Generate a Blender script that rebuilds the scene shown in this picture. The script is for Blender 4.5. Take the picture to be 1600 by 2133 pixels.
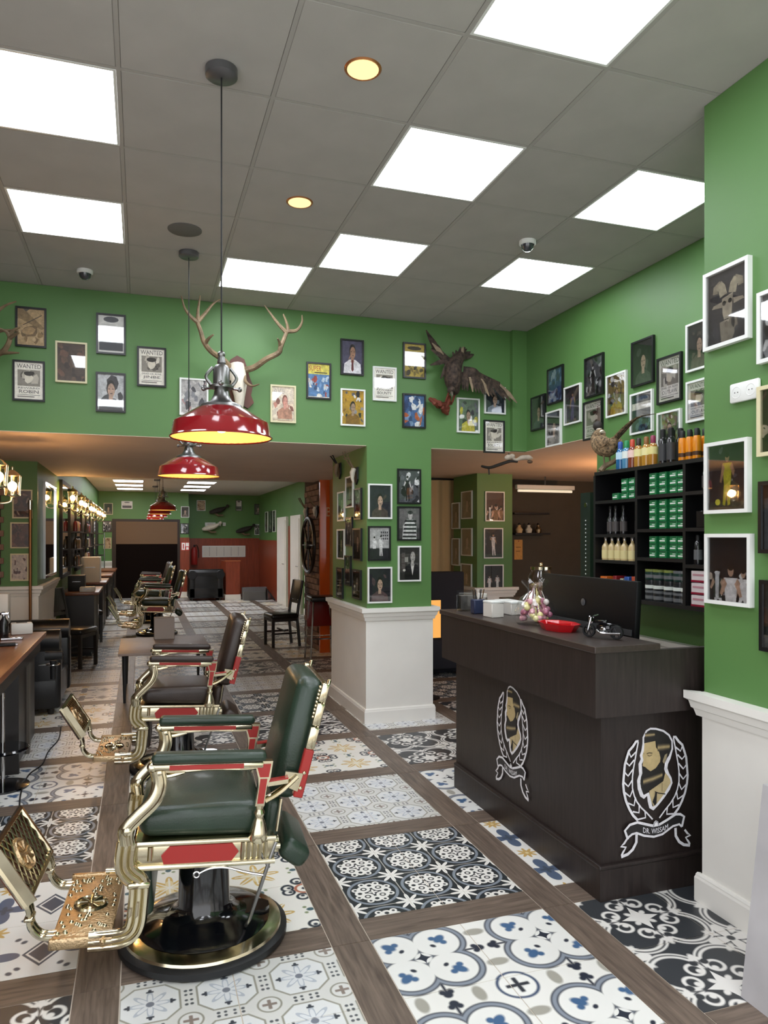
import bpy, bmesh, math, random
from mathutils import Vector, Matrix, Euler
random.seed(7)
for o in list(bpy.data.objects): bpy.data.objects.remove(o)
SC = bpy.context.scene
COL = SC.collection
PI = math.pi
# ---------------------------------------------------------------- camera
FPX, YAW, HOR, CAMH = 1522.0, 0.3216, 1118.0, 1.645      # focal length in px of a 1600x2133 frame
SN, CS = math.sin(YAW), math.cos(YAW)
cam = bpy.data.cameras.new('camera'); camo = bpy.data.objects.new('camera', cam); COL.objects.link(camo)
cam.sensor_fit = 'VERTICAL'; cam.sensor_height = 36.0; cam.lens = FPX * 36.0 / 2133.0
cam.shift_y = (HOR - 1066.5) / 2133.0
cam.clip_start = 0.05; cam.clip_end = 100
camo.location = (0, 0, CAMH); camo.rotation_euler = (PI / 2, 0, -YAW)
SC.camera = camo
# ---------------------------------------------------------------- world, exposure
W = bpy.data.worlds.new('world'); SC.world = W; W.use_nodes = True
W.node_tree.nodes['Background'].inputs[0].default_value = (0.96, 0.97, 1.0, 1)
W.node_tree.nodes['Background'].inputs[1].default_value = 2.2
SC.view_settings.view_transform = 'Standard'; SC.view_settings.look = 'None'
SC.view_settings.exposure = 0.0; SC.view_settings.gamma = 1.0; SC.view_settings.use_curve_mapping = False
PANEL_W = 12.5          # radiance of the ceiling LED panels
# ---------------------------------------------------------------- photo pixel -> place
def ray(px, py):
    r = (px - 800) / FPX; u = (HOR - py) / FPX
    return Vector((SN + r * CS, CS - r * SN, u))
def onZ(px, py, z): d = ray(px, py); return Vector((0, 0, CAMH)) + d * ((z - CAMH) / d.z)
def onY(px, py, y): d = ray(px, py); return Vector((0, 0, CAMH)) + d * (y / d.y)
def onX(px, py, x): d = ray(px, py); return Vector((0, 0, CAMH)) + d * (x / d.x)
# ---------------------------------------------------------------- colours and materials
def lin(c):
    if isinstance(c, str):
        c = c.lstrip('#'); c = [int(c[i:i + 2], 16) / 255 for i in (0, 2, 4)]
    return tuple((v / 12.92 if v <= 0.04045 else ((v + 0.055) / 1.055) ** 2.4) for v in c)
def newmat(name):
    m = bpy.data.materials.new(name); m.use_nodes = True
    nt = m.node_tree; return m, nt, nt.nodes['Principled BSDF']
def pbr(name, col, rough=0.5, metal=0.0, var=0.0, vs=6.0, bump=0.0, bs=60.0, coat=0.0, spec=0.5, stretch=None, emit=None, es=0.0, rvar=0.0):
    m, nt, b = newmat(name); c = lin(col); N = nt.nodes; L = nt.links
    b.inputs['Base Color'].default_value = (*c, 1); b.inputs['Roughness'].default_value = rough
    b.inputs['Metallic'].default_value = metal; b.inputs['Coat Weight'].default_value = coat
    b.inputs['Coat Roughness'].default_value = 0.08; b.inputs['Specular IOR Level'].default_value = spec
    if emit: b.inputs['Emission Color'].default_value = (*lin(emit), 1); b.inputs['Emission Strength'].default_value = es
    if var or bump or rvar:
        tc = N.new('ShaderNodeTexCoord'); mp = N.new('ShaderNodeMapping'); L.new(tc.outputs['Object'], mp.inputs['Vector'])
        if stretch: mp.inputs['Scale'].default_value = stretch
    if var or rvar:
        nz = N.new('ShaderNodeTexNoise'); nz.inputs['Scale'].default_value = vs; nz.inputs['Detail'].default_value = 5
        L.new(mp.outputs[0], nz.inputs['Vector'])
        if var:
            mr = N.new('ShaderNodeMapRange'); mr.inputs[1].default_value = 0.3; mr.inputs[2].default_value = 0.7
            mr.inputs[3].default_value = 1 - var; mr.inputs[4].default_value = 1 + var; L.new(nz.outputs[0], mr.inputs[0])
            mx = N.new('ShaderNodeMix'); mx.data_type = 'RGBA'; mx.blend_type = 'MULTIPLY'; mx.inputs[0].default_value = 1
            mx.inputs[6].default_value = (*c, 1); L.new(mr.outputs[0], mx.inputs[7]); L.new(mx.outputs[2], b.inputs['Base Color'])
        if rvar:
            m2 = N.new('ShaderNodeMapRange'); m2.inputs[3].default_value = max(0.02, rough - rvar); m2.inputs[4].default_value = rough + rvar
            L.new(nz.outputs[0], m2.inputs[0]); L.new(m2.outputs[0], b.inputs['Roughness'])
    if bump:
        n2 = N.new('ShaderNodeTexNoise'); n2.inputs['Scale'].default_value = bs; n2.inputs['Detail'].default_value = 3
        L.new(mp.outputs[0], n2.inputs['Vector'])
        bp = N.new('ShaderNodeBump'); bp.inputs['Strength'].default_value = bump; bp.inputs['Distance'].default_value = 0.01
        L.new(n2.outputs[0], bp.inputs['Height']); L.new(bp.outputs[0], b.inputs['Normal'])
    return m
def emis(name, col, s):
    m, nt, b = newmat(name); nt.nodes.remove(b)
    e = nt.nodes.new('ShaderNodeEmission'); e.inputs[0].default_value = (*lin(col), 1); e.inputs[1].default_value = s
    nt.links.new(e.outputs[0], nt.nodes['Material Output'].inputs[0]); return m
def glassy(name, tint=(1, 1, 1), refl=0.07, rough=0.02, mxr=0.6):
    m, nt, b = newmat(name); nt.nodes.remove(b); N = nt.nodes; L = nt.links
    t = N.new('ShaderNodeBsdfTransparent'); t.inputs[0].default_value = (*tint, 1)
    g = N.new('ShaderNodeBsdfGlossy'); g.inputs['Roughness'].default_value = rough
    lw = N.new('ShaderNodeLayerWeight'); lw.inputs[0].default_value = 0.35
    mr = N.new('ShaderNodeMapRange'); mr.inputs[3].default_value = refl * 0.6; mr.inputs[4].default_value = mxr
    L.new(lw.outputs['Fresnel'], mr.inputs[0])
    x = N.new('ShaderNodeMixShader'); L.new(mr.outputs[0], x.inputs[0]); L.new(t.outputs[0], x.inputs[1]); L.new(g.outputs[0], x.inputs[2])
    L.new(x.outputs[0], N['Material Output'].inputs[0]); return m
def printmat(name, rough=0.45, grain=0.25, coat=0.0):
    """flat print: colour of each printed shape with a little grain"""
    m, nt, b = newmat(name); N = nt.nodes; L = nt.links
    a = N.new('ShaderNodeVertexColor'); a.layer_name = 'ink'
    tc = N.new('ShaderNodeTexCoord'); oi = N.new('ShaderNodeObjectInfo'); ad = N.new('ShaderNodeVectorMath')
    L.new(tc.outputs['Object'], ad.inputs[0]); L.new(oi.outputs['Random'], ad.inputs[1])
    sc = N.new('ShaderNodeVectorMath'); sc.operation = 'SCALE'; sc.inputs[3].default_value = 1.0; L.new(ad.outputs[0], sc.inputs[0])
    nz = N.new('ShaderNodeTexNoise'); nz.inputs['Scale'].default_value = 38; nz.inputs['Detail'].default_value = 6; nz.inputs['Roughness'].default_value = 0.7
    L.new(sc.outputs[0], nz.inputs['Vector'])
    mr = N.new('ShaderNodeMapRange'); mr.inputs[1].default_value = 0.35; mr.inputs[2].default_value = 0.65
    mr.inputs[3].default_value = 1.3 - grain * 1.6; mr.inputs[4].default_value = 1.3 + grain; L.new(nz.outputs[0], mr.inputs[0])
    mx = N.new('ShaderNodeMix'); mx.data_type = 'RGBA'; mx.blend_type = 'MULTIPLY'; mx.inputs[0].default_value = 1
    L.new(a.outputs[0], mx.inputs[6]); L.new(mr.outputs[0], mx.inputs[7]); L.new(mx.outputs[2], b.inputs['Base Color'])
    b.inputs['Roughness'].default_value = rough; b.inputs['Coat Weight'].default_value = coat
    return m
# ---------------------------------------------------------------- mesh builder
class MB:
    def __init__(s): s.v = []; s.f = []; s.c = []; s.M = None; s.ink = None
    def add(s, vs, fs, ink=None):
        k = len(s.v); M = s.M
        for p in vs:
            p = Vector(p); s.v.append(M @ p if M else p)
        for f in fs: s.f.append([i + k for i in f]); s.c.append(ink or s.ink)
        return s
    def box(s, c, d, rot=None):
        x, y, z = (v / 2 for v in d); P = [Vector((a * x, b * y, e * z)) for a in (-1, 1) for b in (-1, 1) for e in (-1, 1)]
        if rot: R = Euler(rot).to_matrix(); P = [R @ p for p in P]
        c = Vector(c)
        return s.add([p + c for p in P], [(0, 1, 3, 2), (4, 6, 7, 5), (0, 4, 5, 1), (2, 3, 7, 6), (0, 2, 6, 4), (1, 5, 7, 3)])
    def bb(s, x0, x1, y0, y1, z0, z1): return s.box(((x0 + x1) / 2, (y0 + y1) / 2, (z0 + z1) / 2), (abs(x1 - x0), abs(y1 - y0), abs(z1 - z0)))
    def rbox(s, c, d, r, seg=3, rot=None, fn=None):
        bm = bmesh.new(); bmesh.ops.create_cube(bm, size=1)
        for v in bm.verts: v.co = Vector((v.co.x * d[0], v.co.y * d[1], v.co.z * d[2]))
        bmesh.ops.bevel(bm, geom=bm.edges[:] , offset=min(r, min(d) * 0.49), segments=seg, affect='EDGES', profile=0.5)
        R = Euler(rot).to_matrix() if rot else None; c = Vector(c); P = []
        bm.verts.index_update()
        for v in bm.verts:
            p = v.co.copy()
            if fn: p = Vector(fn(p))
            P.append((R @ p if R else p) + c)
        F = [[v.index for v in f.verts] for f in bm.faces]; bm.free()
        return s.add(P, F)
    def cyl(s, p0, p1, r0, r1=None, n=16, caps=True):
        p0, p1 = Vector(p0), Vector(p1); r1 = r0 if r1 is None else r1
        d = (p1 - p0).normalized(); a = d.orthogonal().normalized(); b = d.cross(a)
        V = [p0 + (a * math.cos(t) + b * math.sin(t)) * r0 for t in (2 * PI * i / n for i in range(n))]
        V += [p1 + (a * math.cos(t) + b * math.sin(t)) * r1 for t in (2 * PI * i / n for i in range(n))]
        F = [(i, (i + 1) % n, n + (i + 1) % n, n + i) for i in range(n)]
        if caps: F += [list(range(n))[::-1], list(range(n, 2 * n))]
        return s.add(V, F)
    def lathe(s, prof, n=24, c=(0, 0, 0), axis='z', cap=False):
        V = []; F = []; c = Vector(c); m = len(prof)
        for i in range(n):
            t = 2 * PI * i / n
            for r, z in prof:
                p = Vector((r * math.cos(t), r * math.sin(t), z))
                if axis == 'y': p = Vector((p.x, -p.z, p.y))
                elif axis == 'x': p = Vector((p.z, p.y, p.x))
                V.append(p + c)
        for i in range(n):
            j = (i + 1) % n
            for k in range(m - 1): F.append((i * m + k, j * m + k, j * m + k + 1, i * m + k + 1))
        if cap: F.append([i * m for i in range(n)][::-1]); F.append([i * m + m - 1 for i in range(n)])
        return s.add(V, F)
    def tube(s, pts, r, n=8, caps=True, flat=None, up=None):
        pts = [Vector(p) for p in pts]; m = len(pts); rs = r if isinstance(r, (list, tuple)) else [r] * m
        V = []; F = []; a = None
        for i, p in enumerate(pts):
            d = ((pts[min(i + 1, m - 1)] - p).normalized() + (p - pts[max(i - 1, 0)]).normalized())
            d = d.normalized() if d.length > 1e-6 else Vector((0, 0, 1))
            if up is not None: a = Vector(up) - d * Vector(up).dot(d); a = a.normalized() if a.length > 1e-5 else d.orthogonal().normalized()
            elif a is None: a = d.orthogonal().normalized()
            else:
                a = a - d * a.dot(d); a = a.normalized() if a.length > 1e-5 else d.orthogonal().normalized()
            b = d.cross(a); fl = flat or 1.0
            for k in range(n):
                t = 2 * PI * (k + 0.5) / n; V.append(p + a * math.cos(t) * rs[i] * fl + b * math.sin(t) * rs[i])
        for i in range(m - 1):
            for k in range(n): F.append((i * n + k, i * n + (k + 1) % n, (i + 1) * n + (k + 1) % n, (i + 1) * n + k))
        if caps: F += [list(range(n))[::-1], list(range((m - 1) * n, m * n))]
        return s.add(V, F)
    def ball(s, c, r, n=12, m=8, rot=None):
        r = r if isinstance(r, (list, tuple)) else (r, r, r); c = Vector(c); R = Euler(rot).to_matrix() if rot else None
        V = [Vector((0, 0, r[2]))]
        for i in range(1, m):
            t = PI * i / m
            for k in range(n): u = 2 * PI * k / n; V.append(Vector((r[0] * math.sin(t) * math.cos(u), r[1] * math.sin(t) * math.sin(u), r[2] * math.cos(t))))
        V.append(Vector((0, 0, -r[2]))); F = [(0, 1 + k, 1 + (k + 1) % n) for k in range(n)]
        for i in range(m - 2):
            for k in range(n): F.append((1 + i * n + k, 1 + (i + 1) * n + k, 1 + (i + 1) * n + (k + 1) % n, 1 + i * n + (k + 1) % n))
        e = len(V) - 1; o = 1 + (m - 2) * n; F += [(e, o + (k + 1) % n, o + k) for k in range(n)]
        return s.add([(R @ p if R else p) + c for p in V], F)
    def prism(s, poly, t0, t1, plane='xz'):
        """extrude a 2-D outline; plane xz extrudes along y, xy along z, yz along x"""
        n = len(poly)
        def q(a, b, t): return {'xz': (a, t, b), 'xy': (a, b, t), 'yz': (t, a, b)}[plane]
        V = [q(a, b, t0) for a, b in poly] + [q(a, b, t1) for a, b in poly]
        F = [(i, (i + 1) % n, n + (i + 1) % n, n + i) for i in range(n)] + [list(range(n))[::-1], list(range(n, 2 * n))]
        return s.add(V, F)
    def mesh(s, name, mat=None, smooth=40):
        me = bpy.data.meshes.new(name); me.from_pydata([tuple(p) for p in s.v], [], s.f); me.update()
        if any(s.c):
            at = me.color_attributes.new('ink', 'FLOAT_COLOR', 'CORNER'); arr = []
            for p in me.polygons:
                c = s.c[p.index] or (0.5, 0.5, 0.5)
                arr += [c[0], c[1], c[2], 1.0] * p.loop_total
            at.data.foreach_set('color', arr)
        else:
            bm = bmesh.new(); bm.from_mesh(me); bmesh.ops.recalc_face_normals(bm, faces=bm.faces); bm.to_mesh(me); bm.free()
        if smooth:
            me.polygons.foreach_set('use_smooth', [True] * len(me.polygons)); me.set_sharp_from_angle(angle=math.radians(smooth))
        if mat: me.materials.append(mat)
        return me
    def build(s, name, mat, parent=None, smooth=40, **tags):
        o = bpy.data.objects.new(name, s.mesh(name, mat, smooth)); COL.objects.link(o); o.parent = parent
        for k, v in tags.items(): o[k] = v
        return o
def link(name, me, parent=None, loc=(0, 0, 0), rot=(0, 0, 0), **tags):
    o = bpy.data.objects.new(name, me); COL.objects.link(o); o.parent = parent; o.location = loc; o.rotation_euler = rot
    for k, v in tags.items(): o[k] = v
    return o
def thing(name, label, cat, loc=(0, 0, 0), rz=0.0, group=None, rot=None):
    o = bpy.data.objects.new(name, None); COL.objects.link(o); o.location = loc
    o.rotation_euler = rot or (0, 0, rz); o.empty_display_size = 0.1
    o['label'] = label; o['category'] = cat
    if group: o['group'] = group
    return o
def dup(root, loc, rz=None, label=None, parent=None, swap=None):
    r = root.copy(); COL.objects.link(r); r.location = loc
    if rz is not None: r.rotation_euler = (0, 0, rz)
    if label: r['label'] = label
    def rec(a, b):
        for ch in [c for c in a.children]:
            c = ch.copy(); COL.objects.link(c); c.parent = b
            if swap and c.type == 'MESH' and c.data.materials and c.data.materials[0] in swap:
                key = (c.data.name, swap[c.data.materials[0]].name)
                if key not in _sw: m2 = c.data.copy(); m2.materials[0] = swap[c.data.materials[0]]; _sw[key] = m2
                c.data = _sw[key]
            rec(ch, c)
    rec(root, r); return r
_sw = {}
def spline(P, k=6):
    """Catmull-Rom through the points"""
    P = [Vector(p) for p in P]; out = []
    for i in range(len(P) - 1):
        a, b, c, d = P[max(i - 1, 0)], P[i], P[i + 1], P[min(i + 2, len(P) - 1)]
        for j in range(k):
            t = j / k; out.append(0.5 * ((2 * b) + (c - a) * t + (2 * a - 5 * b + 4 * c - d) * t * t + (3 * b - a - 3 * c + d) * t ** 3))
    out.append(P[-1]); return out
def struct(o): o['kind'] = 'structure'; return o
# ================================================================= materials
GREEN = pbr('green_wall_paint', '#578046', 0.5, var=0.05, vs=1.5, bump=0.03, bs=180)
WHITE = pbr('white_painted_wood', '#efece5', 0.42, var=0.03, vs=3)
SOFF = pbr('beige_plaster_ceiling', '#d6c2b0', 0.75, var=0.04, vs=2)
CEILM = pbr('mineral_ceiling_board', '#b2afaa', 0.85, var=0.05, vs=4, bump=0.05, bs=250)
BAR = pbr('grey_ceiling_bar', '#aaa7a2', 0.6)
GROUT = pbr('pale_grout', '#d6cbbc', 0.9, var=0.1, vs=20)
GOLD = pbr('polished_gold', '#d9cfb2', 0.17, 1.0, rvar=0.06, vs=9)
COPPER = pbr('coppery_lattice', '#cbb08a', 0.3, 1.0, bump=0.35, bs=90)
BLACKGL = pbr('black_enamel', '#0b0c10', 0.12, coat=0.6)
BLACKM = pbr('matt_black', '#131314', 0.55)
RUBBER = pbr('black_rubber', '#17181a', 0.45)
CHROME = pbr('chrome', '#d6d6d8', 0.12, 1.0)
STEEL = pbr('brushed_steel', '#8d8d8c', 0.35, 1.0)
REDP = pbr('red_enamel', '#a12a26', 0.35)
GREENL = pbr('dark_green_leather', '#26372b', 0.36, var=0.15, vs=8, bump=0.12, bs=140, coat=0.08)
BROWNL = pbr('dark_brown_leather', '#352a25', 0.38, var=0.15, vs=8, bump=0.12, bs=140)
BLACKL = pbr('black_leather', '#101012', 0.3, var=0.1, bump=0.1, bs=120)
LAMPRED = pbr('red_lamp_enamel', '#8f1820', 0.12, coat=0.8)
WENGE = pbr('wenge_wood', '#2a2220', 0.42, var=0.3, vs=7, stretch=(9, 9, 0.7), bump=0.05, bs=30)
WENGET = pbr('wenge_wood_top', '#3a302c', 0.36, var=0.25, vs=7, stretch=(9, 0.7, 9))
WALNUT = pbr('walnut_top', '#7a4a30', 0.32, var=0.25, vs=6, stretch=(9, 0.8, 9))
DARKW = pbr('dark_stained_wood', '#1d1714', 0.4, var=0.2, vs=6)
CHERRY = pbr('cherry_panelling', '#8a3d24', 0.35, var=0.18, vs=4, stretch=(6, 6, 0.8))
ORANGE = pbr('orange_lacquer', '#d9601f', 0.16, var=0.08, vs=3, coat=0.5)
BRICKM = pbr('brown_brick', '#8a6c5e', 0.85, var=0.28, vs=11, bump=0.5, bs=60)
MORTAR = pbr('dark_mortar', '#4a3d36', 0.95)
BROWNW = pbr('brown_wall_paint', '#51473a', 0.7, var=0.05)
TAN = pbr('tan_curtain', '#e6c592', 0.8)
NAVY = pbr('navy_velvet', '#20222b', 0.8)
FRB = pbr('black_frame', '#141416', 0.35)
FRW = pbr('white_frame', '#e6e8e4', 0.35)
FRC = pbr('cream_frame', '#d8cfa8', 0.4)
PRINT = printmat('printed_picture', 0.5, 0.28)
PAPER = printmat('printed_paper', 0.5, 0.10)
PANE = glassy('picture_glass', refl=0.07)
BONE = pbr('bone', '#e4ddcc', 0.6, var=0.1, vs=20, bump=0.3, bs=60)
ANTLER = pbr('antler', '#7d6a50', 0.6, var=0.35, vs=14, bump=0.6, bs=60, stretch=(1, 1, 1))
PLAQUE = pbr('carved_plaque', '#5a2f20', 0.4, var=0.2)
LED = emis('led_panel_glow', '#f4f8ff', PANEL_W)
WARMG = emis('warm_lamp_glow', '#ffd58a', 5.0)
# ================================================================= printed floor tile patterns
class X:
    nt = None
    def __init__(s, v): s.v = v
    @staticmethod
    def op(o, *a, clamp=False):
        n = X.nt.nodes.new('ShaderNodeMath'); n.operation = o; n.use_clamp = clamp
        for i, q in enumerate(a):
            q = q.v if isinstance(q, X) else q
            if isinstance(q, (int, float)): n.inputs[i].default_value = q
            else: X.nt.links.new(q, n.inputs[i])
        return X(n.outputs[0])
    def __add__(s, o): return X.op('ADD', s, o)
    __radd__ = __add__
    def __sub__(s, o): return X.op('SUBTRACT', s, o)
    def __rsub__(s, o): return X.op('SUBTRACT', o, s)
    def __mul__(s, o): return X.op('MULTIPLY', s, o)
    __rmul__ = __mul__
def xabs(a): return X.op('ABSOLUTE', a)
def xmin(a, b): return X.op('MINIMUM', a, b)
def xmax(a, b): return X.op('MAXIMUM', a, b)
def hyp(a, b): return X.op('SQRT', X.op('MULTIPLY_ADD', a, a, b * b))
def ins(d, e=0.03): return X.op('MULTIPLY_ADD', d, -1.0 / e, 0.5, clamp=True)     # 1 where d < 0
def band(d, w, e=0.03): return ins(xabs(d) - w, e)
def land(a, b): return a * b
class Cell:
    def __init__(s, u, v, n, ox=0.0, oy=0.0):
        s.x = X.op('FRACT', u * n + ox) * 2.0 - 1.0; s.y = X.op('FRACT', v * n + oy) * 2.0 - 1.0
        s.ax, s.ay = xabs(s.x), xabs(s.y); s.m, s.n = xmax(s.ax, s.ay), xmin(s.ax, s.ay)
        s.s = (s.ax + s.ay) * 0.70711; s.t = (s.m - s.n) * 0.70711; s.r = hyp(s.x, s.y)
        s.bx, s.by = 1.0 - s.ax, 1.0 - s.ay; s.c = hyp(s.bx, s.by)
    def d(s, px, py): return hyp(s.ax - px, s.ay - py)       # one of each quarter
    def d2(s, pm, pn): return hyp(s.m - pm, s.n - pn)        # one of each eighth
    def lobes(s, r, k, a): return s.r + X.op('COSINE', X.op('ARCTAN2', s.y, s.x) * float(k)) * (-a) - r
    def clobes(s, r, k, a): return s.c + X.op('COSINE', X.op('ARCTAN2', s.by, s.bx) * float(k)) * (-a) - r
def pat_blue(u, v):
    c = Cell(u, v, 1.5, 0.20, 0.35); d = c.d(.34, .34); s5 = c.s - 0.58
    L = [(ins(d - .47), '#2f3442'), (ins(d - .445), '#8f97a3'), (ins(d - .385), '#2f3442'), (ins(d - .36), '#eeeeea')]
    L += [(ins(hyp(s5 * 0.62, c.t) - .075), '#47688f'), (ins(hyp(c.s - .53, c.t - .10) - .055), '#47688f'), (ins(hyp((c.s - .36) * 1.4, c.t) - .05), '#2f3442')]
    L += [(ins(c.d(0, 0) - .13), '#eeeeea'), (ins(X.op('SQRT', c.ax) + X.op('SQRT', c.ay) - .42), '#2f3442')]
    L += [(land(band(c.n, .022), band(c.m - .78, .12)), '#2f3442'), (ins(c.d2(.90, 0) - .07), '#2f3442'), (ins(c.d2(.84, .06) - .05), '#2f3442')]
    L += [(ins(hyp((c.m - 1.0) * 0.55, c.n - .42) - .09), '#a9a69b'), (ins(c.c - .30), '#445470'), (ins(c.c - .255), '#f2f2ee')]
    L += [(land(ins(xmin(c.bx, c.by) - .035), ins(c.c - .17)), '#34373f')]
    return '#efeee9', L
def pat_scroll(u, v):
    c = Cell(u, v, 1.6, 0.1, 0.3); d = c.d(.46, .46); w = '#e9e7e2'
    L = [(band(d - .50, .020), w), (band(d - .42, .028), w), (ins(c.d(.22, .22) - .30), '#3a3d41')]
    L += [(band(c.d(.46, .20) - .13, .030), w), (band(c.d(.20, .46) - .13, .030), w), (ins(c.d(.41, .15) - .055), w), (ins(c.d(.15, .41) - .055), w), (ins(c.d(.60, .10) - .07), '#3a3d41'), (ins(c.d(.10, .60) - .07), '#3a3d41')]
    L += [(ins(c.n * 2.7 + c.m - .37), w), (ins(hyp((c.s - .20) * 0.7, c.t) - .05), w), (ins(hyp((c.m - .74) * 0.55, c.n) - .055), w), (ins(c.d2(.70, .06) - .045), w)]
    L += [(ins(c.clobes(.26, 4, .16)), w), (ins(hyp((c.s - 1.12) * 0.45, c.t) - .055), w), (ins(c.c - .07), '#3a3d41')]
    return '#3a3d41', L
def pat_lace(u, v):
    c = Cell(u, v, 3, 0.12, 0.05); oct_ = xmax(c.m, c.s * 0.93); t = '#9b998c'
    L = [(ins(oct_ - .80), t), (ins(oct_ - .745), '#e4e6e6'), (ins(c.lobes(.42, 8, .17)), '#bcc3cc'), (ins(c.lobes(.30, 8, .16)), '#e2e5e8')]
    L += [(ins(c.r - .11), '#7d828e'), (land(band(c.n, .10), band(c.m - .55, .035)), '#40454e'), (ins(hyp((c.m - .60) * 0.7, c.n) - .05), '#40454e')]
    L += [(ins(c.c - .34), t), (ins(c.c - .285), '#dfdfdc'), (land(ins(xmin(c.bx, c.by) - .05), ins(c.c - .2)), '#8d8078'), (ins(c.d2(.93, .30) - .05), '#565a5e'), (ins(c.d2(.93, .12) - .045), '#565a5e')]
    return '#dcdcd8', L
def pat_star(u, v):
    c = Cell(u, v, 3, 0.5, 0.2); w = '#eceae4'; k = '#2d3236'; g = '#87909a'
    L = [(band(c.c - .86, .055), g), (band(c.c - .77, .03), k), (ins(c.lobes(.34, 8, .17)), w), (band(c.n, .012), '#d8d4ca')]
    L += [(band(hyp(c.bx - .27, c.by - .27) - .17, .055), w), (band(hyp(xmax(c.bx, c.by) - .48, xmin(c.bx, c.by)) - .13, .05), w), (ins(c.clobes(.11, 4, .06)), w), (ins(hyp(c.bx - .27, c.by - .27) - .06), w)]
    L += [(band(hyp(xmax(c.bx, c.by) - .58, xmin(c.bx, c.by) - .26) - .09, .035), w)]
    return k, L
def pat_diamond(u, v):
    c = Cell(u, v, 2, 0.35, 0.1); k = '#46505f'; w = '#e9e8e3'
    e = xmax(c.bx, c.by); q = c.bx * 1.35 + c.ay
    L = [(ins(c.lobes(.40, 4, .20)), '#55647c'), (ins(hyp((c.s - .30) * 0.5, c.t) - .05), w), (ins(c.lobes(.13, 4, .06)), k)]
    L += [(ins(q - .50), k), (ins(q - .41), w), (ins(q - .34), k), (ins(hyp((c.s - .78) * 0.8, c.t - .09) - .055), k)]
    L += [(ins(hyp(c.ax, c.by) + X.op('COSINE', X.op('ARCTAN2', c.by, c.ax) * 8.0) * (-.07) - .20), '#c9a765'), (ins(hyp(c.ax, c.by) - .05), '#e8d6a8')]
    return w, L
def pat_ochre(u, v):
    c = Cell(u, v, 2, 0.0, 0.12); k = '#333d48'; w = '#f0eee6'
    L = [(ins(c.lobes(.42, 8, .16)), '#d3b268'), (ins(c.lobes(.24, 4, .12)), '#e9d9ac'), (land(band(c.n, .02), ins(c.m - .5)), w), (band(c.t, .02), w)]
    L += [(band(c.d(.62, .90) - .13, .035), k), (band(c.d(.90, .62) - .13, .035), k), (ins(c.d(.66, .90) - .05), k), (ins(c.d(.90, .66) - .05), k)]
    L += [(band(c.c - .20, .035), '#b9735a'), (ins(c.c - .06), k), (ins(hyp((c.m - .93) * 0.8, c.n) - .07), '#4e6a72'), (ins(hyp(c.m - .82, c.n - .12) - .045), '#8d9a72')]
    return w, L
def tilemat(name, fn):
    m, nt, b = newmat(name); X.nt = nt; uv = nt.nodes.new('ShaderNodeUVMap'); sp = nt.nodes.new('ShaderNodeSeparateXYZ')
    nt.links.new(uv.outputs[0], sp.inputs[0]); base, layers = fn(X(sp.outputs[0]), X(sp.outputs[1])); prev = None
    for mask, col in layers:
        mx = nt.nodes.new('ShaderNodeMix'); mx.data_type = 'RGBA'; nt.links.new(mask.v, mx.inputs[0])
        if prev is None: mx.inputs[6].default_value = (*lin(base), 1)
        else: nt.links.new(prev, mx.inputs[6])
        mx.inputs[7].default_value = (*lin(col), 1); prev = mx.outputs[2]
    nt.links.new(prev, b.inputs['Base Color']); b.inputs['Roughness'].default_value = 0.34; b.inputs['Specular IOR Level'].default_value = 0.35
    return m
PATS = {k: tilemat('tile_' + k, f) for k, f in dict(blue=pat_blue, scroll=pat_scroll, lace=pat_lace, star=pat_star, diamond=pat_diamond, ochre=pat_ochre).items()}
def plankmat():
    m, nt, b = newmat('brown_wood_tile'); N = nt.nodes; L = nt.links
    tc = N.new('ShaderNodeTexCoord'); oi = N.new('ShaderNodeObjectInfo'); ad = N.new('ShaderNodeVectorMath')
    L.new(tc.outputs['Object'], ad.inputs[0]); mp = N.new('ShaderNodeMapping'); mp.inputs['Scale'].default_value = (2.0, 26, 1)
    mu = N.new('ShaderNodeMath'); mu.operation = 'MULTIPLY'; mu.inputs[1].default_value = 40; L.new(oi.outputs['Random'], mu.inputs[0]); L.new(mu.outputs[0], ad.inputs[1])
    L.new(ad.outputs[0], mp.inputs['Vector']); nz = N.new('ShaderNodeTexNoise'); nz.inputs['Scale'].default_value = 2.2; nz.inputs['Detail'].default_value = 7; nz.inputs['Distortion'].default_value = 0.6
    L.new(mp.outputs[0], nz.inputs['Vector']); cr = N.new('ShaderNodeValToRGB')
    for p, c in zip(cr.color_ramp.elements, ('#544840', '#857568')): p.color = (*lin(c), 1)
    cr.color_ramp.elements[0].position = 0.28; cr.color_ramp.elements[1].position = 0.75
    L.new(nz.outputs[0], cr.inputs[0]); L.new(cr.outputs[0], b.inputs['Base Color']); b.inputs['Roughness'].default_value = 0.42
    b.inputs['Specular IOR Level'].default_value = 0.35
    return m
PLANK = plankmat()
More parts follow.
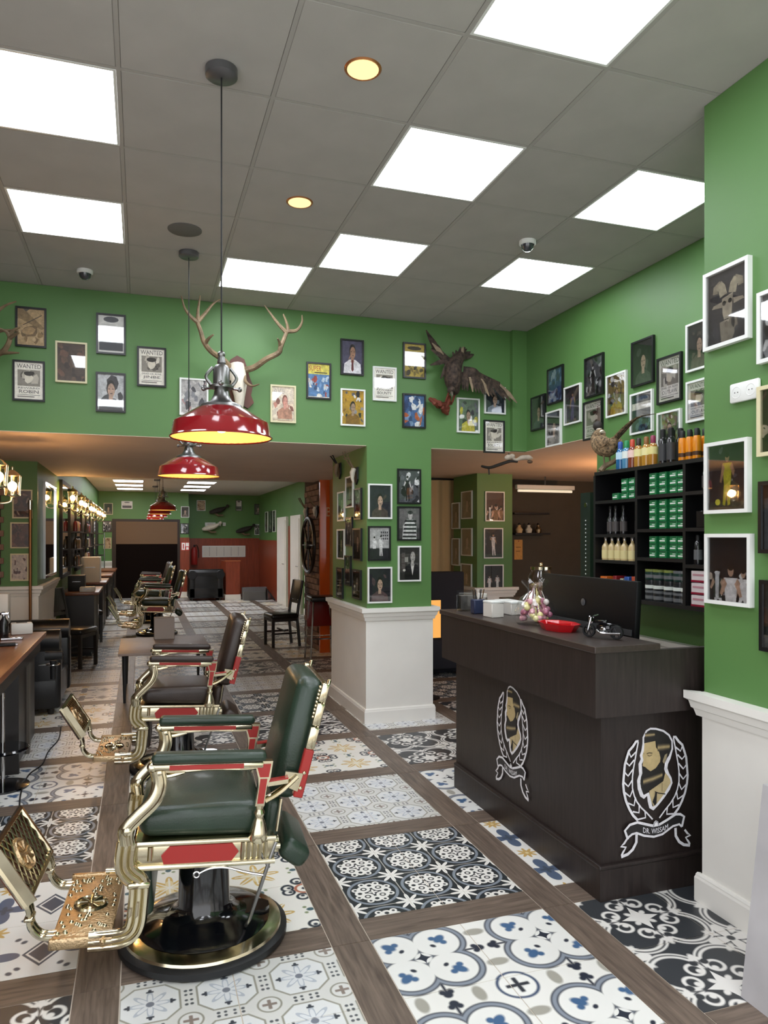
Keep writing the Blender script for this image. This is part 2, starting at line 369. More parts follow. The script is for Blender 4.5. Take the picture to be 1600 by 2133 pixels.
# ================================================================= floor
GX, GY, PXX, PYY, PW, PWY, TS = -0.2305, 2.8455, 0.9587, 0.9692, 0.16, 0.1692, 0.3993
fl = MB(); fl.bb(-2.1, 7.4, -2.2, 22.2, -0.16, -0.0025); floor = struct(fl.build('floor', GROUT, None, 0))
GAP = 0.0042; TH = 0.012
def slab(w, d, u0, u1, v0, v1, mat, name):
    me = bpy.data.meshes.new(name); x, y = w / 2, d / 2
    V = [(-x, -y, -TH), (x, -y, -TH), (x, y, -TH), (-x, y, -TH), (-x, -y, 0), (x, -y, 0), (x, y, 0), (-x, y, 0)]
    me.from_pydata(V, [], [(4, 5, 6, 7), (0, 1, 5, 4), (1, 2, 6, 5), (2, 3, 7, 6), (3, 0, 4, 7)]); uv = me.uv_layers.new(name='UVMap')
    co = {0: (u0, v0), 1: (u1, v0), 2: (u1, v1), 3: (u0, v1)}
    for l in me.loops: uv.data[l.index].uv = co[l.vertex_index % 4]
    me.materials.append(mat); me.update(); return me
tmesh = {(k, i, j): slab(TS - GAP, TS - GAP, i / 2, i / 2 + .5, j / 2, j / 2 + .5, m, 'tile_' + k) for k, m in PATS.items() for i in (0, 1) for j in (0, 1)}
plank_l = slab(PYY - GAP, PW - GAP, 0, 1, 0, 1, PLANK, 'plank'); plank_t = slab(PXX - PW - GAP, PWY - GAP, 0, 1, 0, 1, PLANK, 'plank')
LAY = {(-1, -1): 'scroll', (-1, 0): 'lace', (-1, 1): 'blue', (-1, 2): 'scroll', (0, -1): 'diamond', (0, 0): 'ochre', (0, 1): 'star', (0, 2): 'diamond',
       (1, -1): 'star', (1, 0): 'lace', (1, 1): 'lace', (1, 2): 'blue', (2, -1): 'blue', (2, 0): 'star', (2, 1): 'ochre', (2, 2): 'scroll',
       (3, -1): 'lace', (3, 0): 'scroll', (3, 1): 'scroll', (3, 2): 'lace', (4, -1): 'ochre', (4, 0): 'lace', (4, 1): 'star', (4, 2): 'lace'}
CYC = ['star', 'lace', 'diamond', 'scroll', 'lace', 'blue', 'star', 'ochre']
items = []
for r in range(-3, 20):
    for c in range(-2, 7):
        if c < -1 and r > 5: continue
        if c > 3 and r > 7: continue
        x0 = GX + c * PXX + PW; y0 = GY + r * PYY + PWY
        pk = LAY.get((r, c)) or CYC[(r * 3 + c * 5 + (r * r) // 3) % 8]
        for i in (0, 1):
            for j in (0, 1): items.append(('tile', tmesh[(pk, i, j)], x0 + TS * (i + .5), y0 + TS * (j + .5) + (0.0002), 0))
        items.append(('plank', plank_l, GX + c * PXX + PW / 2, GY + (r + .5) * PYY, PI / 2))
        items.append(('plank', plank_t, x0 + (PXX - PW) / 2, y0 - PWY / 2, 0))
def size_in_photo(it):
    fw = it[2] * SN + it[3] * CS; r = it[2] * CS - it[3] * SN
    if fw < 0.6: return -1
    px = 800 + FPX * r / fw; py = HOR + FPX * CAMH / fw
    return (1 / fw) if (-260 < px < 1860 and py < 2500) else 0.0001 / fw
items.sort(key=size_in_photo, reverse=True); left = []; cnt = dict(tile=0, plank=0)
for it in items:
    lim = 300 if it[0] == 'tile' else 160
    if cnt[it[0]] < lim: cnt[it[0]] += 1; link(it[0], it[1], floor, (it[2], it[3], 0), (0, 0, it[4]))
    else: left.append(it)
def join(lst, name, parent):
    V = []; F = []; UV = []; MI = []; mats = []
    for _, me, x, y, rz in lst:
        k = len(V); c, s = math.cos(rz), math.sin(rz)
        V += [(x + v.co.x * c - v.co.y * s, y + v.co.x * s + v.co.y * c, v.co.z) for v in me.vertices]
        m = me.materials[0]
        if m not in mats: mats.append(m)
        for p in me.polygons: F.append([i + k for i in p.vertices]); MI.append(mats.index(m)); UV += [tuple(me.uv_layers[0].data[l].uv) for l in p.loop_indices]
    me = bpy.data.meshes.new(name); me.from_pydata(V, [], F); uv = me.uv_layers.new(name='UVMap')
    for l, q in zip(uv.data, UV): l.uv = q
    for m in mats: me.materials.append(m)
    me.polygons.foreach_set('material_index', MI); me.update(); return link(name, me, parent, kind='stuff')
join(left, 'far_tiles', floor)
# ================================================================= room shell
ZC, ZB, ZF = 3.583, 2.45, 2.85
YB = 6.17; XR = 3.46; XP = 2.41; YP = 2.667; XL = -1.05; YL = 8.6; YF1 = 20.7; YF2 = 21.5; XFR = 3.3
def wall(name, mat, *b, parent=None):
    m = MB(); m.bb(*b); o = m.build(name, mat, parent, 0)
    return o if parent else struct(o)
wall('wall_back_upper', GREEN, -1.95, XR + .2, YB, YB + .2, ZB, ZC)
wall('wall_right_upper', GREEN, XR, XR + .2, YP, YB, ZB, ZC)
wall('wall_right', GREEN, XR, XR + .2, YP, 5.0, 0, ZB)
wall('wall_right_near', GREEN, XP, XR + .2, -2.2, YP, 0, ZC)
wall('wall_left_near', pbr('brown_side_wall', '#5d4a3c', 0.6), -2.1, -1.9, 1.6, 22.2, 0, ZC)
wall('wall_left', GREEN, -1.9, XL, YL, YF1, 0, ZF)
wall('wall_far', GREEN, -1.9, 1.25, YF1, YF1 + .2, 0, ZF)
wall('wall_far_recess', GREEN, 1.25, XFR + .2, YF2, YF2 + .2, 0, ZF)
wall('wall_far_side', GREEN, 1.05, 1.25, YF1 + .2, YF2 + .2, 0, ZF)
wall('wall_far_right', GREEN, XFR, XFR + .2, 11.2, YF2, 0, ZF)
wall('wall_room_back', BROWNW, 4.3, 7.2, 9.2, 10.1, 0, ZB)
wall('wall_room_side', BROWNW, 7.2, 7.4, 2.2, 9.4, 0, ZB)
wall('wall_room_left', pbr('tan_wall_paint', '#b7946a', 0.7), 2.55, 4.3, 9.9, 10.1, 0, ZB)
wall('ceiling_low', SOFF, -1.9, 7.4, YB + .2, 10.6, ZB, ZB + .12)
wall('ceiling_side', SOFF, XR + .2, 7.4, 2.2, YB + .2, ZB, ZB + .12)
wall('ceiling_edge', SOFF, -1.9, XFR + .2, 10.5, 10.6, ZB + .12, ZF)
wall('ceiling_under_beam', SOFF, -1.9, XR + .2, YB, YB + .2, ZB - .004, ZB)
wall('ceiling_under_beam_side', SOFF, XR, XR + .2, 5.0, YB, ZB - .004, ZB)
wall('ceiling_far', pbr('far_ceiling_paint', '#b9b3a8', 0.8), -1.9, XFR + .2, 10.6, 22.2, ZF, ZF + .1)
# suspended ceiling of boards on bars, some cells taken by LED panels
ceil = wall('ceiling', BAR, -1.95, XR + .2, -2.2, YB + .2, ZC + .03, ZC + .1)
CX0, CY0, CP = 1.195, 3.222, 0.6415
LIGHTS = {(0, 0): 'square LED panel glowing in the ceiling, third back in the middle run', (0, 2): 'square LED panel glowing in the ceiling beside the antler wall, right of its neighbour',
          (2, 0): 'square LED panel glowing in the ceiling just left of the near right pillar', (-1, 3): 'square LED panel glowing in the ceiling behind the hanging lamp cord',
          (2, 2): 'square LED panel glowing in the ceiling, farthest right one near the green corner', (-3, 2): 'square LED panel glowing in the ceiling at the left, farther of the two',
          (-3, 0): 'square LED panel glowing in the ceiling at the left edge, nearest on that side', (0, -2): 'square LED panel glowing in the ceiling at the top right edge, nearest of all'}
bm_ = MB(); bm_.rbox((0, 0, .012), (CP - .019, CP - .019, .02), .003, 1); board = bm_.mesh('ceiling_board', CEILM, 30)
bfr = MB()
for sx, sy, w, d in ((0, -1, CP - .02, .012), (0, 1, CP - .02, .012), (-1, 0, .012, CP - .044), (1, 0, .012, CP - .044)):
    bfr.box((sx * (CP / 2 - .016), sy * (CP / 2 - .016), .006), (w, d, .012))
frm = bfr.mesh('panel_frame', FRW, 0)
dm = MB(); dm.box((0, 0, .008), (CP - .044, CP - .044, .006)); dif = dm.mesh('diffuser', LED, 0)
nx0, nx1, ny0, ny1 = -5, 3, -8, 4
for i in range(nx0, nx1 + 1):
    for j in range(ny0, ny1 + 1):
        x = CX0 + CP * (i + .5); y = CY0 + CP * (j + .5)
        if x - CP / 2 < -1.95 or y > YB or (x > XP and y < YP): continue
        if (i, j) in LIGHTS or (j in (-4, -6, -8) and i in (-3, 0)) :
            hid = (i, j) not in LIGHTS
            t = thing('ceiling_light', LIGHTS.get((i, j), f'square LED panel behind the viewpoint, {"left" if i < 0 else "right"} run, row {["one", "two", "three"][(-j - 4) // 2 % 3]} back'), 'ceiling light', (x, y, ZC), group='ceiling LED panels')
            link('frame', frm, t); link('diffuser', dif, t)
        else: link('ceiling_board', board, ceil, (x, y, ZC))
for i in range(nx0, nx1 + 2):
    b = MB(); b.bb(CX0 + CP * i - .009, CX0 + CP * i + .009, -2.2 if CX0 + CP * i < XP else YP, YB, ZC + .001, ZC + .03)
    if -1.95 < CX0 + CP * i < XR: b.build('grid_bar', BAR, ceil, 0)
for j in range(ny0, ny1 + 2):
    b = MB(); b.bb(-1.95, XR, CY0 + CP * j - .009, CY0 + CP * j + .009, ZC + .002, ZC + .03)
    if -2.2 < CY0 + CP * j < YB: b.build('grid_bar', BAR, ceil, 0)
# white wainscots: panel, ledge moulding and baseboard following a line along x or y
LEDGE = [(0, 0), (.05, 0), (.05, -.035), (.035, -.045), (.028, -.075), (.02, -.08), (.012, -.11), (0, -.11)]
BASE = [(0, .13), (.008, .13), (.014, .12), (.014, .115), (.018, .105), (.018, 0), (0, 0)]
def molding(m, prof, p0, p1, nrm, z, ext0=0, ext1=0):
    """sweep profile (out, up) from p0 to p1 along a wall with outward normal nrm"""
    p0, p1, nrm = Vector((*p0, 0)), Vector((*p1, 0)), Vector((*nrm, 0)); d = (p1 - p0).normalized(); n = len(prof)
    V = [p0 - d * (o * ext0) + nrm * o + Vector((0, 0, z + u)) for o, u in prof] + [p1 + d * (o * ext1) + nrm * o + Vector((0, 0, z + u)) for o, u in prof]
    m.add(V, [(i, (i + 1) % n, n + (i + 1) % n, n + i) for i in range(n)] + [list(range(n))[::-1], list(range(n, 2 * n))])
def wainscot(name, p0, p1, nrm, z, e0=0, e1=0, panel=True, parent=None):
    if parent is None:
        parent = MB(); q0, q1 = Vector((*p0, 0)), Vector((*p1, 0)); nn = Vector((*nrm, 0)) * .012
        parent.add([q0, q1, q1 + nn, q0 + nn] + [v + Vector((0, 0, z)) for v in (q0, q1, q1 + nn, q0 + nn)], [(0, 1, 2, 3), (4, 5, 6, 7), (0, 1, 5, 4), (1, 2, 6, 5), (2, 3, 7, 6), (3, 0, 4, 7)])
        parent = struct(parent.build(name, WHITE, None, 0))
    m = MB(); molding(m, [(o + .012, u) for o, u in LEDGE], p0, p1, nrm, z, e0, e1); m.build('ledge', WHITE, parent, 20)
    m = MB(); molding(m, [(o + .012, u) for o, u in BASE], p0, p1, nrm, 0, e0, e1); m.build('baseboard', WHITE, parent, 20)
wainscot('trim_1', (XP, -2.2), (XP, YP), (-1, 0), .948, 0, 1)
wainscot('trim_2', (XR, YP), (XR, 5.0), (-1, 0), .93)
wainscot('trim_3', (-1.9, YL), (XL, YL), (0, -1), 1.12, 0, 1)
wainscot('trim_4', (XL, YL), (XL, 10.3), (1, 0), 1.12, 1, 0)
wainscot('trim_5', (XL, YF1), (-.72, YF1), (0, -1), 1.0)
wainscot('trim_6', (XFR, 11.2), (XFR, 15.2), (-1, 0), 1.05)
def column(label, x0, x1, y0, y1, ztop, zl):
    t = thing('column', label, 'column', ((x0 + x1) / 2, (y0 + y1) / 2, 0)); cx, cy = t.location.x, t.location.y
    m = MB(); m.bb(x0 - cx, x1 - cx, y0 - cy, y1 - cy, zl, ztop); m.build('painted_shaft', GREEN, t, 0)
    m = MB(); m.bb(x0 - cx - .012, x1 - cx + .012, y0 - cy - .012, y1 - cy + .012, 0, zl); w = m.build('white_plinth', WHITE, t, 0)
    C = [(x0 - cx, y0 - cy), (x1 - cx, y0 - cy), (x1 - cx, y1 - cy), (x0 - cx, y1 - cy)]; Nn = [(0, -1), (1, 0), (0, 1), (-1, 0)]
    for nm, pr, z in (('ledge', LEDGE, zl), ('baseboard', BASE, 0)):
        m = MB()
        for k in range(4):
            P, Q = C[k], C[(k + 1) % 4]; nn = Nn[k]
            molding(m, [(o + .012, u) for o, u in pr], P, Q, nn, z, 1, 1)
        m.build(nm, WHITE, w, 20)
    return t
struct(MB().bb(3.31, XR, YB - .05, YB, ZB, ZC).build('trim_12', GREEN, None, 0))
column('green and white square column hung with pictures, beside the reception counter', 1.89, 2.50, 6.15, 7.35, ZB, 1.015)
column('green square column farther back, behind the reception counter items', 4.05, 4.55, 8.42, 9.15, ZB, 1.0)
# ================================================================= flat printing (vector shapes in layers)
_txt = {}
def text2d(s):
    if s not in _txt:
        cu = bpy.data.curves.new('t', 'FONT'); cu.body = s; cu.align_x = 'LEFT'; cu.resolution_u = 2
        o = bpy.data.objects.new('t', cu); COL.objects.link(o); me = bpy.data.meshes.new_from_object(o.evaluated_get(bpy.context.evaluated_depsgraph_get()))
        V = [(v.co.x, v.co.y) for v in me.vertices]; F = [list(p.vertices) for p in me.polygons]
        bpy.data.objects.remove(o); bpy.data.curves.remove(cu); bpy.data.meshes.remove(me)
        x0, x1 = min(v[0] for v in V), max(v[0] for v in V); y0, y1 = min(v[1] for v in V), max(v[1] for v in V)
        _txt[s] = ([((x - x0) / (x1 - x0), (y - y0) / (y1 - y0)) for x, y in V], F)
    return _txt[s]
class Art:
    """shapes in a unit frame (0..1 across, 0..1 up), each a layer above the last; y of the mesh points out of the wall (-)"""
    def __init__(s, w, h, step=0.00012): s.m = MB(); s.w, s.h, s.k, s.step = w, h, 0, step
    def P(s, q, clip=True):
        x, y = q
        if clip: x, y = min(max(x, 0), 1), min(max(y, 0), 1)
        return ((x - .5) * s.w, -s.k * s.step, (y - .5) * s.h)
    def poly(s, pts, col, clip=True): s.k += 1; s.m.add([s.P(p, clip) for p in pts], [list(range(len(pts)))], lin(col)); return s
    def rect(s, x0, y0, x1, y1, col): return s.poly([(x0, y0), (x1, y0), (x1, y1), (x0, y1)], col)
    def ell(s, cx, cy, rx, ry, col, n=14, rot=0.0, wob=0.0, rnd=None):
        pts = []
        for i in range(n):
            t = 2 * PI * i / n; a = 1 + (rnd.uniform(-wob, wob) if wob else 0); x, y = rx * math.cos(t) * a, ry * math.sin(t) * a
            pts.append((cx + x * math.cos(rot) - y * math.sin(rot), cy + x * math.sin(rot) + y * math.cos(rot)))
        return s.poly(pts, col)
    def text(s, t, x0, y0, x1, y1, col, curve=0.0):
        V, F = text2d(t); s.k += 1
        s.m.add([s.P((x0 + x * (x1 - x0), y0 + y * (y1 - y0) + curve * (2 * x - 1) ** 2), False) for x, y in V], F, lin(col)); return s
    def stroke(s, pts, wd, col, closed=False):
        s.k += 1; n = len(pts); A = [Vector((p[0] * s.w, p[1] * s.h)) for p in pts]; L = []; R = []
        for i in range(n):
            a = A[(i - 1) % n] if (i or closed) else A[0]; b = A[(i + 1) % n] if (i < n - 1 or closed) else A[-1]
            d = (b - a); d = d.normalized() if d.length > 1e-9 else Vector((1, 0)); q = Vector((-d.y, d.x)) * wd / 2
            L.append(A[i] + q); R.append(A[i] - q)
        V = [(p.x - s.w / 2, -s.k * s.step, p.y - s.h / 2) for p in L + R]
        s.m.add(V, [(i, (i + 1) % n, n + (i + 1) % n, n + i) for i in range(n if closed else n - 1)], lin(col)); return s
def blotches(a, rnd, pal, n, box=(0, 0, 1, 1), size=(.05, .16)):
    for _ in range(n):
        a.ell(rnd.uniform(box[0], box[2]), rnd.uniform(box[1], box[3]), rnd.uniform(*size), rnd.uniform(*size) * .8, rnd.choice(pal), 7, rnd.uniform(0, 3), .35, rnd)
def person(a, cx, by, sc, skin, top, leg, rnd, pose=0.0):
    """a small standing figure"""
    q = lambda x, y: (cx + x * sc, by + y * sc * 1.0)
    for sgn in (-1, 1): a.poly([q(-.02 * sgn, .46), q(.10 * sgn, .46), q(.12 * sgn + pose * .1, .02), q(.04 * sgn + pose * .1, 0)], leg)
    a.poly([q(-.15, .80), q(.15, .80), q(.11, .42), q(-.11, .42)], top)
    a.poly([q(-.15, .80), q(-.24, .55 + pose * .3), q(-.19, .52 + pose * .3), q(-.08, .72)], skin); a.poly([q(.15, .80), q(.24, .58 - pose * .2), q(.19, .54), q(.08, .72)], skin)
    a.ell(cx, by + sc * .90, sc * .065, sc * .085, skin, 10); a.ell(cx, by + sc * .945, sc * .068, sc * .05, '#1a1612', 9)
def bust(a, cx, cy, sc, skin, hair, cloth, shirt=None):
    a.poly([(cx - .42 * sc, cy - .75 * sc), (cx - .38 * sc, cy - .34 * sc), (cx - .14 * sc, cy - .22 * sc), (cx + .14 * sc, cy - .22 * sc), (cx + .38 * sc, cy - .34 * sc), (cx + .42 * sc, cy - .75 * sc)], cloth)
    if shirt: a.poly([(cx - .10 * sc, cy - .24 * sc), (cx + .10 * sc, cy - .24 * sc), (cx, cy - .62 * sc)], shirt)
    a.rect(cx - .07 * sc, cy - .30 * sc, cx + .07 * sc, cy - .1 * sc, skin); a.ell(cx, cy + .03 * sc, .155 * sc, .21 * sc, hair); a.ell(cx + .015 * sc, cy - .015 * sc, .125 * sc, .175 * sc, skin)
    a.rect(cx - .08 * sc, cy + .005 * sc, cx - .03 * sc, cy + .025 * sc, hair); a.rect(cx + .05 * sc, cy + .005 * sc, cx + .10 * sc, cy + .025 * sc, hair); a.rect(cx - .02 * sc, cy - .105 * sc, cx + .06 * sc, cy - .09 * sc, hair)
def paint(a, kind, seed, col):
    r = random.Random(seed); g = lambda v: (v, v, v)
    if kind == 'wanted':
        paper = {'#c': '#ebe6da', '#d': '#f2eee4'}.get((col or '#c')[:2], '#ece6d8'); ink = '#2e2a26'; a.rect(0, 0, 1, 1, paper); a.text('WANTED', .07, .84, .93, .955, ink); a.rect(.10, .36, .90, .80, '#8b857a')
        blotches(a, r, ['#2e2a26', '#d8d2c4', '#5a544c', '#bdb6a8'], 9, (.22, .44, .78, .74), (.06, .15)); a.ell(.5, .58, .16, .15, '#d9d2c2', 10, 0, .15, r); a.ell(.5, .70, .19, .07, '#28241f', 9, 0, .2, r)
        a.text(['DEAD OR ALIVE', 'REWARD'][seed % 2], .12, .285, .88, .33, ink); a.text(['JINBE', 'BOUNTY', 'OUTLAW', 'ROBIN'][seed % 4], .16, .165, .84, .255, ink)
        a.rect(.1, .115, .9, .125, ink); a.rect(.1, .06, .7, .085, '#6a645a')
    elif kind == 'bust':
        bg, cl = col; a.rect(0, 0, 1, 1, bg); blotches(a, r, [bg, cl, '#3a3a3e'], 5, size=(.1, .3)); bust(a, .5, .58, 1.1, '#b99a86' if seed % 2 else '#b8b4ae', '#17130f', cl, '#d8d6d0' if seed % 3 == 0 else None)
    elif kind == 'tie':
        a.rect(0, 0, 1, 1, '#4d4a63'); a.rect(0, 0, 1, .3, '#35334a'); bust(a, .52, .66, 1.05, '#a77f66', '#1b1512', '#dedcdf'); a.poly([(.48, .42), (.56, .42), (.58, .12), (.52, .06), (.46, .12)], '#5c1a20'); a.poly([(.30, .4), (.36, .44), (.5, .60), (.44, .62)], '#a77f66')
    elif kind == 'player':
        bg, kit = col; a.rect(0, 0, 1, 1, bg); blotches(a, r, ['#3b3b42', '#55555c', '#2a2a30', bg], 18, (0, .35, 1, 1), (.03, .08)); a.rect(0, 0, 1, .12, '#3a4238'); person(a, .5, .06, .82, '#a98466', kit, kit, r, r.uniform(-.5, .5))
        if seed % 2: a.ell(.25, .12, .07, .05, '#e8e04a', 8)
    elif kind == 'team':
        bg, kit = col; a.rect(0, 0, 1, 1, bg); a.rect(0, 0, 1, .07, '#44484a'); n = 2 + seed % 2
        for k in range(n): person(a, .28 + k * .44 / max(1, n - 1), .05 + .03 * (k % 2), .62, '#b3978a', kit, kit, r, r.uniform(-.4, .4))
    elif kind == 'crowd':
        bg, kit = col; a.rect(0, 0, 1, 1, bg); blotches(a, r, ['#9a9aa0', '#e2e2e0', '#3c3c44', '#c9b8a8', '#1e1e24'], 22, (0, .1, 1, .5), (.03, .08)); person(a, .22, -.30, .82, '#b89a84', '#3d4a44', kit, r, .2); person(a, .86, -.32, .85, '#b89a84', kit, kit, r, -.2); person(a, .56, -.55, 1.15, '#c9a48c', kit, kit, r, .1)
        a.poly([(.18, .02), (.26, .02), (.27, .42), (.17, .42)], '#cfd2d4'); a.ell(.22, .44, .07, .03, '#e9eaea', 8)
    elif kind == 'hero':
        bg, kit = col; a.rect(0, 0, 1, 1, bg); blotches(a, r, ['#8f8f94', '#e6e6e4', '#2b2b30', '#60606a', kit], 22, (0, 0, 1, 1), (.04, .12)); bust(a, .5, .5, .8, '#a58a74', '#1a1612', kit)
    elif kind == 'bw':
        a.rect(0, 0, 1, 1, '#55585c'); blotches(a, r, ['#17181a', '#2b2d30', '#aeb0b2', '#dcdddc', '#707478'], 24, (0, 0, 1, 1), (.05, .15)); person(a, .42, .04, .8, '#d2d2d0', '#1f2022', '#191a1c', r, .2)
    elif kind == 'stripes':
        a.rect(0, 0, 1, 1, '#6f6e6c'); a.rect(0, 0, 1, .35, '#4b4a49'); P = [(.18, 0), (.22, .42), (.4, .62), (.7, .62), (.86, .40), (.86, 0)]; a.poly(P, '#d8d8d5')
        for k in range(5): y = .05 + k * .125; a.poly([(.19 + .02 * k, y), (.86, y), (.84, y + .06), (.2 + .03 * k, y + .06)], '#1c1b1b')
        a.ell(.56, .76, .11, .14, '#cbc8c4'); a.ell(.56, .85, .12, .06, '#1b1a1a')
    elif kind == 'men':
        a.rect(0, 0, 1, 1, '#b9b9b7'); a.rect(0, 0, 1, .35, '#26272a')
        for k in range(4):
            for j in range(3): a.rect(.58 + k * .1, .62 + j * .1, .64 + k * .1, .68 + j * .1, '#3b3c3e')
        person(a, .25, .05, .68, '#d0cfcc', '#e4e4e2', '#232427', r, 0); person(a, .58, .1, .66, '#d0cfcc', '#e9e9e7', '#d0d0ce', r, .2)
    elif kind == 'suit':
        a.rect(0, 0, 1, 1, '#33332f'); a.rect(0, .25, .5, .8, '#47463f'); bust(a, .66, .72, .95, '#b4b1aa', '#3c3a36', '#121212', '#d7d5cf'); a.rect(.28, .55, .44, .70, '#a9a79e'); a.ell(.25, .3, .07, .04, '#cfcdc4', 8)
    elif kind == 'dim':
        bg, kit = col; a.rect(0, 0, 1, 1, bg); blotches(a, r, [kit, bg, '#26272b'], 8, (.2, .15, .8, .8), (.05, .14)); bust(a, .5, .52, .95, '#c0a48e', '#15120f', kit)
    elif kind == 'goat':
        a.rect(0, 0, 1, 1, '#3a3a40'); f = '#c2b8a2'; a.poly([(.34, .0), (.30, .30), (.72, .34), (.80, .05)], '#989080'); a.poly([(.36, .62), (.64, .66), (.60, .36), (.52, .27), (.44, .27), (.38, .40)], f)
        for sg, bx in ((-1, .40), (1, .62)):
            a.stroke([(bx, .66), (bx + sg * .03, .76), (bx + sg * .12, .84), (bx + sg * .20, .80), (bx + sg * .21, .72)], .030, '#a89e88'); a.stroke([(bx, .66), (bx + sg * .04, .77), (bx + sg * .12, .83)], .042, '#c4baa0')
            a.poly([(bx + sg * .02, .58), (bx + sg * .26, .56), (bx + sg * .30, .52), (bx + sg * .04, .50)], '#b8ad98')
        a.ell(.42, .55, .05, .035, '#191917', 9); a.ell(.57, .56, .05, .035, '#191917', 9); a.ell(.48, .34, .06, .05, '#cbc1ae', 9); a.rect(.43, .31, .54, .325, '#3c352e'); a.ell(.48, .24, .05, .06, '#8d8575', 8)
        blotches(a, r, ['#4a4a50', '#2b2b30'], 6, (0, 0, 1, .25), (.05, .12))
    elif kind == 'comic':
        a.rect(0, 0, 1, 1, '#5a86b5'); a.rect(0, .70, 1, 1, '#e3d765'); a.text('SUPER', .06, .80, .62, .95, '#b32a2a'); a.rect(.3, .735, .9, .765, '#3a3a30'); blotches(a, r, ['#c8d8e4', '#a8463e', '#e8e4da', '#33557f', '#7aa0c4'], 24, (.05, .04, .95, .62), (.05, .12)); a.rect(0, 0, 1, .03, '#ece8dc')
    elif kind == 'blotch':
        a.rect(0, 0, 1, 1, col[0]); blotches(a, r, col[1:], 26, (0, 0, 1, 1), (.05, .17))
    elif kind == 'magazine':
        a.rect(0, 0, 1, 1, '#e3d7c4'); a.text('AVE', .06, .80, .55, .95, '#b9b0a8'); blotches(a, r, ['#c98f7e', '#d8b09a', '#e8d6c0', '#8c5a4c', '#a9897a'], 18, (.1, .08, .9, .6), (.06, .14)); bust(a, .58, .58, .8, '#d69a8a', '#8a5a48', '#b98a72'); a.rect(.05, .02, .95, .07, '#cfc0a8')
    elif kind == 'desert':
        a.rect(0, 0, 1, 1, '#b59a72'); a.poly([(0, 1), (0, .72), (.45, 1)], '#5a5348'); a.poly([(0, .75), (.9, .45), (1, .5), (.2, 1), (0, 1)], '#8a7350'); a.ell(.45, .38, .32, .16, '#6f5a3c', 12, .2, .15, r); a.ell(.42, .40, .24, .11, '#a88b62', 12, .2, .1, r); blotches(a, r, ['#c9b088', '#94794f', '#7d6544'], 8, (.1, .05, .95, .35), (.05, .12)); a.stroke([(.2, .55), (.9, .85)], .006, '#4a4034')
    elif kind == 'band':
        a.rect(0, 0, 1, 1, col[0]); a.rect(0, .60, 1, .78, '#e9e6da'); blotches(a, r, col[1:], 16, (.05, .04, .95, .52), (.05, .13)); a.ell(.5, .88, .36, .06, col[1], 12)
    elif kind == 'sheet':
        a.rect(0, 0, 1, 1, '#d9d8d4'); a.rect(.04, .06, .96, .42, '#45484e'); a.ell(.5, .90, .3, .08, '#56595e', 12); a.rect(.1, .3, .9, .4, '#5c6066')
        for k in range(6): a.rect(.12, .50 + .05 * k, .88 - .1 * (k % 3), .515 + .05 * k, '#b4b4b0')
def frame(label, w, h, pos, face, kind, seed, col=None, fr=None, bw=.014, dep=.02, glass=True, group=None, tilt=0.0):
    """framed picture: moulding, print, pane; origin at the middle of its back"""
    rz = {'-y': 0.0, '-x': -PI / 2, '+x': PI / 2}[face]
    t = thing('picture_frame', label, 'picture', pos, rz, group or 'framed pictures on the green walls'); t.rotation_euler = (0, tilt, rz)
    if (w, h, bw, dep) not in _fm:
        m = MB(); i = bw; O = [(-w / 2, -h / 2), (w / 2, -h / 2), (w / 2, h / 2), (-w / 2, h / 2)]; I = [(x - math.copysign(i, x), z - math.copysign(i, z)) for x, z in O]
        V = [(x, 0, z) for x, z in O] + [(x, -dep, z) for x, z in O] + [(x, -dep, z) for x, z in I] + [(x, -dep * .35, z) for x, z in I]; F = []
        for k in range(4):
            j = (k + 1) % 4; F += [(k, j, 4 + j, 4 + k), (4 + k, 4 + j, 8 + j, 8 + k), (8 + k, 8 + j, 12 + j, 12 + k)]
        F.append((3, 2, 1, 0)); m.add(V, F); g = MB(); g.box((0, -dep * .82, 0), (w - 2 * i, .0012, h - 2 * i)); _fm[(w, h, bw, dep)] = (m, g)
    m, g = _fm[(w, h, bw, dep)]; m.build('frame', fr or FRB, t, 0)
    a = Art(w - 2 * bw + .001, h - 2 * bw + .001); paint(a, kind, seed, col); a.m.M = None
    k = a.m; k.v = [p + Vector((0, -dep * .36, 0)) for p in k.v]; k.build('print', PRINT if kind not in ('wanted', 'sheet') else PAPER, t, 0)
    if glass: g.build('glass', PANE, t, 0)
    return t
_fm = {}
def frame_px(label, box, plane, at, kind, seed, col=None, fr=None, wide=None, **k):
    """place by its outline in the photo on the wall plane it hangs on"""
    x0, y0, x1, y1 = box; fn = onY if plane == 'y' else onX
    c = fn((x0 + x1) / 2, (y0 + y1) / 2, at); a, b = fn(x0, (y0 + y1) / 2, at), fn(x1, (y0 + y1) / 2, at)
    w = round(wide or (a - b).length, 3); u, d = fn((x0 + x1) / 2, y0, at), fn((x0 + x1) / 2, y1, at); h = round(u.z - d.z, 3)
    if plane == 'x' : h *= .93     # the outline box of a receding picture is taller than the picture
    h = round(h, 3)
    if wide: c = (a + Vector((0, -wide / 2, 0)) if plane == 'x' else a + Vector((wide / 2, 0, 0)))
    return frame(label, w, h, c, '-y' if plane == 'y' else '-x', kind, seed, col, fr, **k)
YW = YB - .001
